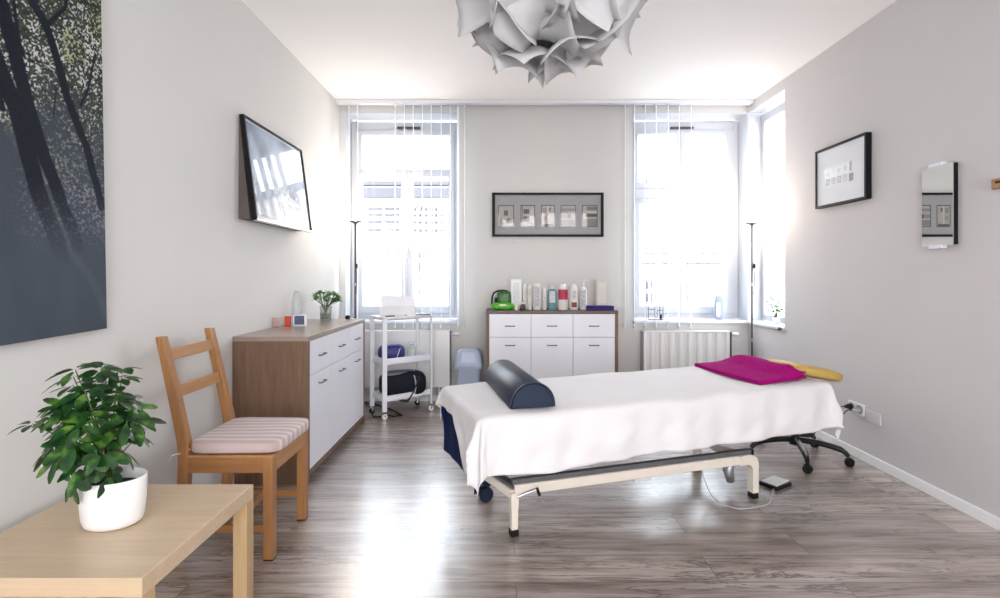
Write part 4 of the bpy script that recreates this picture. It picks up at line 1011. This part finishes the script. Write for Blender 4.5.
random.seed(2)
def drape(drops, out=.0, z=ZB, r=.035, flare=.12, fold=.014, ext=0, wr=1.0):
    """cloth laid over a box of half size hx,hy; drops: left,right,near,far functions of the position along the edge (-1..1)"""
    nu, nv = 170, 96; HX, HY = hx+out, hy+out
    dl, dr, dn, df = drops
    mxl, mxr, mxn, mxf = [max(d(-1), d(0), d(1), d(-.5), d(.5)) for d in drops]
    def fn(u, v):
        # u: -1..1 over the top extended by the drops
        su = -HX-mxl + u*(2*HX+mxl+mxr); sv = -HY-mxn + v*(2*HY+mxn+mxf)
        tx = max(-1, min(1, su/HX)); ty = max(-1, min(1, sv/HY))
        dx = 0; dy = 0
        if su < -HX: dx = (-HX-su)/mxl*dl(ty)
        if su > HX: dx = (su-HX)/mxr*dr(ty)
        if sv < -HY: dy = (-HY-sv)/mxn*dn(tx)
        if sv > HY: dy = (sv-HY)/mxf*df(tx)
        cx_ = tx*HX; cy_ = ty*HY
        d = (dx**3+dy**3)**(1/3)
        zt_ = z + .0025*math.sin(cx_*9+cy_*7)*wr + .002*math.sin(cx_*17-cy_*13)*wr
        if d <= 1e-9: return (cx_, cy_, zt_)
        nx = (dx if su > 0 else -dx)/math.hypot(dx,dy); ny = (dy if sv > 0 else -dy)/math.hypot(dx,dy)
        if d < r*PI/2: a = d/r; o_ = r*math.sin(a); dz = r*(1-math.cos(a)); 
        else: o_ = r + (d-r*PI/2)*flare; dz = r + (d-r*PI/2)*.992
        per = cx_*(1 if abs(ny) > .3 else 0) + cy_*(1 if abs(nx) > .3 else 0)
        cor = math.atan2(ny, nx)
        w_ = min(1, d/.15)
        o_ += w_*fold*(math.sin(per*16+1.3) + .6*math.sin(per*37+.5+d*9) )*.55 
        if dx > 0 and dy > 0: o_ += w_*.030*math.sin(cor*4+.4)**2
        # shallow diagonal drag wrinkles
        o_ += wr*(.0015*math.sin(per*42 + d*60) + .006*math.sin(per*6.5 - d*26 + 2) + .0035*math.sin(per*11+d*34))*w_*sstep(.0,.2,d) 
        hem = .010*math.sin(per*6+2)*(d/.3)**3
        return (cx_-0 + nx*(o_-0), cy_ + ny*o_, zt_ - dz + hem)
    return MB().grid(lambda u, v: BM @ Vector(fn(u, v)), nu, nv)
lerp = lambda a, b, t: a+(b-a)*t
sm = drape((lambda t: lerp(.29, .115, sstep(-.8,.25,t)), lambda t: .31+.03*t, lambda t: lerp(.262,.262,(t+1)/2), lambda t: .20), out=-.012, z=ZB+.004)
sh = sm.build('bed_sheet', sheet_m, smooth=True, solid=.002)
tag(sh, 'white cotton sheet draped over the massage table', 'sheet')
nm_ = drape((lambda t: .345, lambda t: .06, lambda t: .05, lambda t: .06), out=-.032, z=ZB-.004, flare=.03, fold=.004, wr=.2)
tag(nm_.build('navy_cover', navy_fabric, smooth=True, solid=.002), 'navy blue cover showing below the sheet at the table foot end', 'blanket')
# bolster
zt_ = ZB+.0095
bo = thing('bolster', 'dark navy half-round bolster across the foot end of the massage table', 'bolster', (.02, 2.53, zt_), 0)
c0 = Vector((.140, 2.235, zt_)); c1 = Vector((.0, 2.86, zt_)); ax = (c1-c0).normalized(); sd = Vector((ax.y, -ax.x, 0)); rr = .104; hh = .112
n = 20; prof = [(math.cos(PI*i/n)*rr, math.sin(PI*i/n)**.9*hh+.0) for i in range(n+1)]
def bol(scale, a, b):
    r0 = [a + sd*p[0]*scale + Vector((0,0,p[1]*scale+ .002)) for p in prof]; return r0
ln_ = (c1-c0).length
rings = [bol(.93, c0, 0), bol(1, c0+ax*.010, 0), bol(1, c1-ax*.010, 0), bol(.93, c1, 0)]
loft(rings).build('bolster_body', navy_vinyl, bo, smooth='auto')
m_ = MB().tube([c0+ax*.006+sd*p[0]*.985+Vector((0,0,p[1]*.985+.003)) for p in prof], .0035, 6); m_.build('piping', P('navy_piping', (.02,.025,.05), .3), bo, smooth=True)
# towel and yellow head cushion
yc = thing('yellow_headrest', 'mustard yellow rounded head cushion sticking out beyond the pink towel', 'cushion', (1.85,3.1,ZB))
MY = BM @ Matrix.Translation((hx+.068, -.12, ZB+.033)) @ Matrix.Rotation(R(12),4,'Y')
MB().blob((0,0,0), .18, .18, .036, .6, M=MY, nu=36).build('cushion_body', yellow_m, yc, smooth=True)
def towel(layer):
    def fn(u, v):
        x = hx-.40 + .31*u + .02*v; y = -hy+.07 + (BW-.09)*v
        # lies over the head cushion: hump
        hump = .050*sstep(.40,.80,u)*sstep(.0,.18,v)*sstep(1.05,.7,v) + .028*math.sin(PI*min(1,u))*math.sin(PI*v)
        e = 1 if layer == 0 else 1
        fold_ = .012*math.sin(v*9+u*3)*u
        corner = .03*sstep(.75,1,u)*sstep(.25,.0,v)
        sk = .06*(1-v)*u
        return BM @ Vector((x-.02*math.sin(v*PI)+sk*.3+.035*(1-u)*(-1)**0*(v-.5), y, ZB+.012+layer*.011+ hump + max(0,fold_)+corner*(.4+.6*layer)))
    return MB().grid(fn, 34, 40)
tw = thing('pink_towel', 'folded magenta terry towel at the head end of the massage table', 'towel', (BM @ Vector((hx-.25,0,ZB+.01)))[:])
towel(0).build('lower_layer', pink_m, tw, smooth=True, solid=.010)
towel(1).build('upper_layer', pink_m, tw, smooth=True, solid=.010)
# foot switch + cables
fs_ = thing('foot_switch', 'flat black and silver foot pedal on the floor behind the table leg', 'foot pedal', (1.585, 2.90, 0), R(32))
MB().box(-.075,.075,-.055,.055,0,.022).build('base', black_m, fs_, local=True, bevel=.004)
MB().box(-.065,.065,-.045,.045,.022,.030).build('pedal_plate', P('silver_plate', (.75,.74,.72), .3, .2), fs_, local=True, bevel=.003)
cz_ = [(1.10,2.78,.19),(1.11,2.74,.10),(1.14,2.68,.02),(1.22,2.60,.006),(1.34,2.62,.006),(1.42,2.66,.006),(1.50,2.78,.006),(1.55,2.85,.008)]
def smoothpts(P_, n=6):
    P_ = [Vector(p) for p in P_]; out = []
    for i in range(len(P_)-1):
        p0 = P_[max(i-1,0)]; p1 = P_[i]; p2 = P_[i+1]; p3 = P_[min(i+2,len(P_)-1)]
        for k in range(n):
            t = k/n; out.append(.5*((2*p1)+(-p0+p2)*t+(2*p0-5*p1+4*p2-p3)*t*t+(-p0+3*p1-3*p2+p3)*t**3))
    return out+[P_[-1]]
tag(MB().tube(smoothpts(cz_), .0032, 6).build('pedal_cable', P('grey_cable', (.45,.45,.47), .4), smooth=True), 'thin grey cable looping on floor beside the right table leg', 'cable')

# ------------------------------------------------------------------ stool behind the head end
cx, cy = 1.97, 3.36
st_ = thing('swivel_stool', 'swivel stool with black castor base, behind the table head by the wall', 'stool', (cx, cy, 0))
MB().lathe([(0,.43),(.13,.43),(.148,.442),(.15,.462),(.14,.478),(.09,.486),(0,.488)], (cx,cy,0), 32).build('seat', P('white_vinyl', (.8,.8,.82), .4), st_, smooth='auto')
MB().tube([(cx,cy,.10),(cx,cy,.27)], .024, 16).build('column_sleeve', black_m, st_, smooth='auto'); MB().tube([(cx,cy,.27),(cx,cy,.43)], .013, 12).build('gas_lift', chrome, st_, smooth='auto')
MB().lathe([(0,.085),(.035,.085),(.04,.10),(.036,.135),(0,.14)], (cx,cy,0), 20).build('hub', black_m, st_, smooth='auto')
for k in range(5):
    a = R(-107.6+72*k); d = Vector((math.cos(a), math.sin(a), 0)); c_ = Vector((cx,cy,0))
    pts = [c_+d*.02+Vector((0,0,.118)), c_+d*.12+Vector((0,0,.118)), c_+d*.25+Vector((0,0,.10)), c_+d*.297+Vector((0,0,.062))]
    l = MB().tube(smoothpts(pts, 4), [.019]*9+[.016,.015,.014,.012], 10).build('base_arm', black_m, st_, smooth='auto')
    m_ = MB(); s = Vector((-d.y, d.x, 0))
    strip(m_, [p+Vector((0,0,.0185))-d*.0 for p in smoothpts(pts, 4)[:-2]], .012, s); m_.build('chrome_trim', chrome, l, solid=.002)
    e = c_+d*.30; rot = Matrix.Rotation(a+R(60), 4, 'Z')
    for q_ in (-.011, .011):
        off_ = rot @ Vector((0, q_, 0)); MB().lathe([(0,-.007),(.024,-.007),(.0265,-.003),(.0265,.003),(.024,.007),(0,.007)], e+off_+Vector((0,0,.0268)), 18, M=rot @ Matrix.Rotation(R(90),4,'X')).build('castor_wheel', rubber, l, smooth='auto')
    MB().blob(e+Vector((0,0,.038)), .024, .007, .020, .8, M=rot).build('castor_hood', black_m, l, smooth=True)
# wall outlet and plugs
ot = thing('wall_outlet', 'white double wall outlet low on the right wall', 'outlet', (XR-.01, 3.43, .30))
box('face_plate', outlet_m, ot, XR-.012, XR-.0005, 3.272, 3.425, .290, .366, bevel=.003)
for y in (3.312, 3.386):
    MB().lathe([(.030,0),(.030,.003),(.025,.0035),(.0235,-.006+.007),(0,.001)], (XR-.012, y, .328), 22, M=Matrix.Rotation(R(-90),4,'Y')).build('socket', P('socket_grey', (.35,.35,.36), .4) if 'socket_grey' not in MATS else MATS['socket_grey'], ot, smooth='auto')
    for s in (-.0095,.0095): MB().tube([(XR-.0155,y+s,.328),(XR-.0125,y+s,.328)], .003, 8).build('socket_hole', black_m, ot)
bpb = thing('blank_plate', 'wall-coloured blank cover plate beside the outlet', 'cover plate', (XR-.01, 3.2, .27))
box('plate', wall_r_m, bpb, XR-.010, XR-.0005, 3.135, 3.262, .272, .345, bevel=.003)
for i, (y, z, end) in enumerate([(3.386,.330,0), (3.312,.326,0)]):
    pt = thing('power_plug', ['black plug with cable in the far socket of the wall outlet', 'black plug with cable in the near socket of the wall outlet'][i], 'plug', (XR-.03, y, z))
    MB().lathe([(0,0),(.019,0),(.019,.014),(.012,.034),(.006,.046),(0,.046)], (XR-.0165, y, z), 16, M=Matrix.Rotation(R(-90),4,'Y')).build('plug_body', rubber if i == 0 else P('grey_plug', (.3,.3,.32), .4), pt, smooth='auto')
    MB().tube(smoothpts([(XR-.060,y,z),(XR-.10,y,z-.006),(XR-.15,y-.01,z-.045),(XR-.18,y+.10,z-.10),(XR-.19,y+.2,.10),(XR-.12,y+.32,.008),(XR-.05,y+.6,.008)]), .0036, 8).build('plug_cable', rubber, pt, smooth=True)

# ------------------------------------------------------------------ pendant lamp
pc = Vector((.185, 2.0, 2.385)); RR = .295
pe = thing('pendant_lamp', 'big white crumpled-paper pendant lamp hanging from the ceiling', 'pendant lamp', (pc.x, pc.y, H))
MB().lathe([(0,-.001),(.055,-.001),(.055,-.02),(.03,-.04),(0,-.042)], (pc.x,pc.y,H), 24).build('ceiling_rose', white_gloss, pe, smooth='auto')
MB().tube([(pc.x,pc.y,H-.04),(pc.x,pc.y,pc.z+.10)], .004, 8).build('cord', white_gloss, pe)
MB().tube([(pc.x,pc.y,pc.z+.12),(pc.x,pc.y,pc.z+.05)], .02, 12).build('bulb_holder', white_gloss, pe); MB().blob((pc.x,pc.y,pc.z+.01), .035,.035,.045).build('bulb', bulb_off, pe, smooth=True)
shade = MB().lathe([(RR*.80*math.sin(R(t)), -RR*.62*math.cos(R(t))) for t in range(6,176,10)], pc, 30).build('shade_core', paper_m, pe, smooth=True)
random.seed(12)
for (th, n_, off_) in ((14,3,0),(42,6,.2),(68,8,.5),(95,9,.1),(122,7,.4),(148,5,.2)):
    for k in range(n_):
        ph = 2*PI*(k+off_)/n_ + random.uniform(-.12,.12); t = R(th+random.uniform(-5,5))
        nv_ = Vector((math.sin(t)*math.cos(ph), math.sin(t)*math.sin(ph), -math.cos(t))); pos = pc + Vector((nv_.x*RR*.86, nv_.y*RR*.86, nv_.z*RR*.74))
        t1 = Vector((-math.sin(ph), math.cos(ph), 0)); t2 = nv_.cross(t1).normalized(); rt = R(random.uniform(-28,28))
        a1 = t1*math.cos(rt)+t2*math.sin(rt); a2 = -t1*math.sin(rt)+t2*math.cos(rt)
        w_ = random.uniform(.15,.18); h_ = random.uniform(.10,.125); c1_ = random.uniform(.045,.085); c2_ = random.uniform(.035,.07)
        sgn = 1 if random.random() < .75 else -1
        def fn(u, v):
            a = 2*u-1; b = 2*v-1
            return pos + a1*(a*w_*(1-.25*abs(b))) + a2*(b*h_*(1+.25*abs(a))) + nv_*(c1_*a*a - c2_*b*b*sgn + .018)
        MB().grid(fn, 10, 8).build('petal', paper_m, shade, smooth=True, solid=.0012)

# ------------------------------------------------------------------ outdoors
def facade(name, label, x0, x1, y, z1, wins, bands):
    t = thing(name, label, 'building', ((x0+x1)/2, y, -6))
    MB().box(x0, x1, y, y+6, -6, z1).build('facade_wall', facade_m, t)
    for (a, b) in bands: MB().box(x0-.1, x1+.1, y-.18, y, a, b).build('cornice', facade2_m, t)
    for (a, b, c_, d_) in wins:
        f = MB().box(a, b, y-.03, y, c_, d_).build('window_pane', facade_win, t)
        MB().box((a+b)/2-.03, (a+b)/2+.03, y-.06, y-.03, c_, d_).build('window_bar', facade_m, f)
    return t
def fw(pa, pb, pc_, pd, Y): return ((pa-502)*Y/500, (pb-502)*Y/500, CAMH-(pd-275)*Y/500, CAMH-(pc_-275)*Y/500)
Y1 = 15
w1 = [fw(416,423,206,210,Y1), fw(416,421,253,258,Y1), fw(416,420,262,272,Y1), fw(422,425,262,272,Y1), fw(416,420,276,280,Y1), fw(416,420,290,296,Y1), fw(370,382,172,176,Y1)]
for yy in (208, 214, 221, 229): w1 += [fw(368,400,yy,yy+2,Y1), fw(413,423,yy,yy+3,Y1), fw(425,433,yy,yy+3,Y1), fw(435,443,yy,yy+3,Y1)]
Zc = lambda p, Y: CAMH-(p-275)*Y/500
facade('town_house', 'pale town house with grey cornice bands seen through left window', -7.5, 0.2, Y1, Zc(178,Y1), w1, [(Zc(186,Y1), Zc(182,Y1)), (Zc(198,Y1), Zc(189,Y1))])
Y2 = 14
w2 = [fw(646,651,312-32,290-1,Y2) if False else fw(646,652,281,289,Y2), fw(646,652,293,302,Y2), fw(685,692,281,289,Y2), fw(685,692,293,302,Y2), fw(686,690,211,234,Y2), fw(646,651,178,184,Y2), fw(668,672,176,184,Y2)]
facade('corner_house', 'pale rendered house with few small windows seen through right window', 2.6, 7.0, Y2, Zc(150,Y2), w2, [(Zc(264,Y2), Zc(262.5,Y2))])
def railing(label, x0, x1, y, ztop):
    t = thing('window_railing', label, 'railing', ((x0+x1)/2, y, ZS))
    m_ = MB().box(x0, x1, y-.01, y+.01, ztop-.012, ztop+.0); m_.box(x0, x1, y-.01, y+.01, ZS+.06, ZS+.07); m_.build('rails', rail_m, t)
    n_ = int((x1-x0)/.11)
    for k in range(n_+1):
        x = x0+.02+(x1-x0-.04)*k/n_; MB().tube([(x,y,ZS+.06),(x,y,ztop)], .0035, 6).build('baluster', rail_m, t)
    for x in (x0-.004, x1+.004): MB().box(x-.006, x+.006, YB+T, y+.01, ztop-.012, ztop).build('bracket', rail_m, t)
railing('thin iron guard rail outside the left window', L0, L1, 5.20, 1.484)
railing('thin iron guard rail outside the right window', R0, R1, 5.20, 1.448)
struct(MB().box(-40, 40, -30, 60, -6.2, -6.0).build('ground', street_m))

# ------------------------------------------------------------------ light
w = bpy.data.worlds.new('sky'); sc.world = w; w.use_nodes = True; nt = w.node_tree; nt.nodes.clear()
bg = N(nt, 'ShaderNodeBackground'); ow = N(nt, 'ShaderNodeOutputWorld')
tc = N(nt, 'ShaderNodeTexCoord'); sx = N(nt, 'ShaderNodeSeparateXYZ'); L(nt, tc.outputs['Generated'], sx.inputs[0])
c_ = ramp(nt, sx.outputs[2], [(0, (.93,.96,1.0)), (.5, (.80,.90,1.0)), (1, (.70,.84,1.0))]); 
yf_ = N(nt, 'ShaderNodeMapRange'); yf_.inputs['From Min'].default_value = .6; yf_.inputs['From Max'].default_value = -.6; L(nt, sx.outputs[1], yf_.inputs['Value'])
mxs = N(nt, 'ShaderNodeMix', data_type='RGBA'); L(nt, yf_.outputs[0], mxs.inputs['Factor']); L(nt, c_, mxs.inputs['A']); mxs.inputs['B'].default_value = (.99,.965,.97,1)
stn = N(nt, 'ShaderNodeMapRange'); stn.inputs['To Min'].default_value = 3.3; stn.inputs['To Max'].default_value = 3.1; L(nt, yf_.outputs[0], stn.inputs['Value'])
L(nt, mxs.outputs['Result'], bg.inputs[0]); L(nt, stn.outputs[0], bg.inputs[1])
L(nt, bg.outputs[0], ow.inputs[0])
def portal(loc, rot, sx_, sy_):
    l = bpy.data.lights.new('daylight_portal', 'AREA'); l.shape = 'RECTANGLE'; l.size = sx_; l.size_y = sy_; l.cycles.is_portal = True
    o = bpy.data.objects.new('daylight_portal', l); C.objects.link(o); o.location = loc; o.rotation_euler = rot
zc = (ZS+ZH)/2; hgt = ZH-ZS
portal(((L0+L1)/2, YB+T+.03, zc), (R(-90),0,0), L1-L0, hgt)
portal(((R0+R1)/2, YB+T+.03, zc), (R(-90),0,0), R1-R0, hgt)
portal((XO+.03, (S0+S1)/2, zc), (0,R(90),0), hgt, S1-S0)
portal((.45, YF-.23, 1.52), (R(90),0,0), 3.1, 2.35)

cam = bpy.data.cameras.new('camera'); co = bpy.data.objects.new('camera', cam); C.objects.link(co); sc.camera = co
co.location = (0,0,CAMH); co.rotation_euler = (R(90),0,0)
cam.sensor_width = 36; cam.lens = 18; cam.shift_x = -.002; cam.shift_y = -.024; cam.clip_start = .05
sc.view_settings.view_transform = 'Standard'; sc.view_settings.look = 'None'; sc.view_settings.gamma = 1; sc.view_settings.use_curve_mapping = False
sc.view_settings.exposure = 1.78
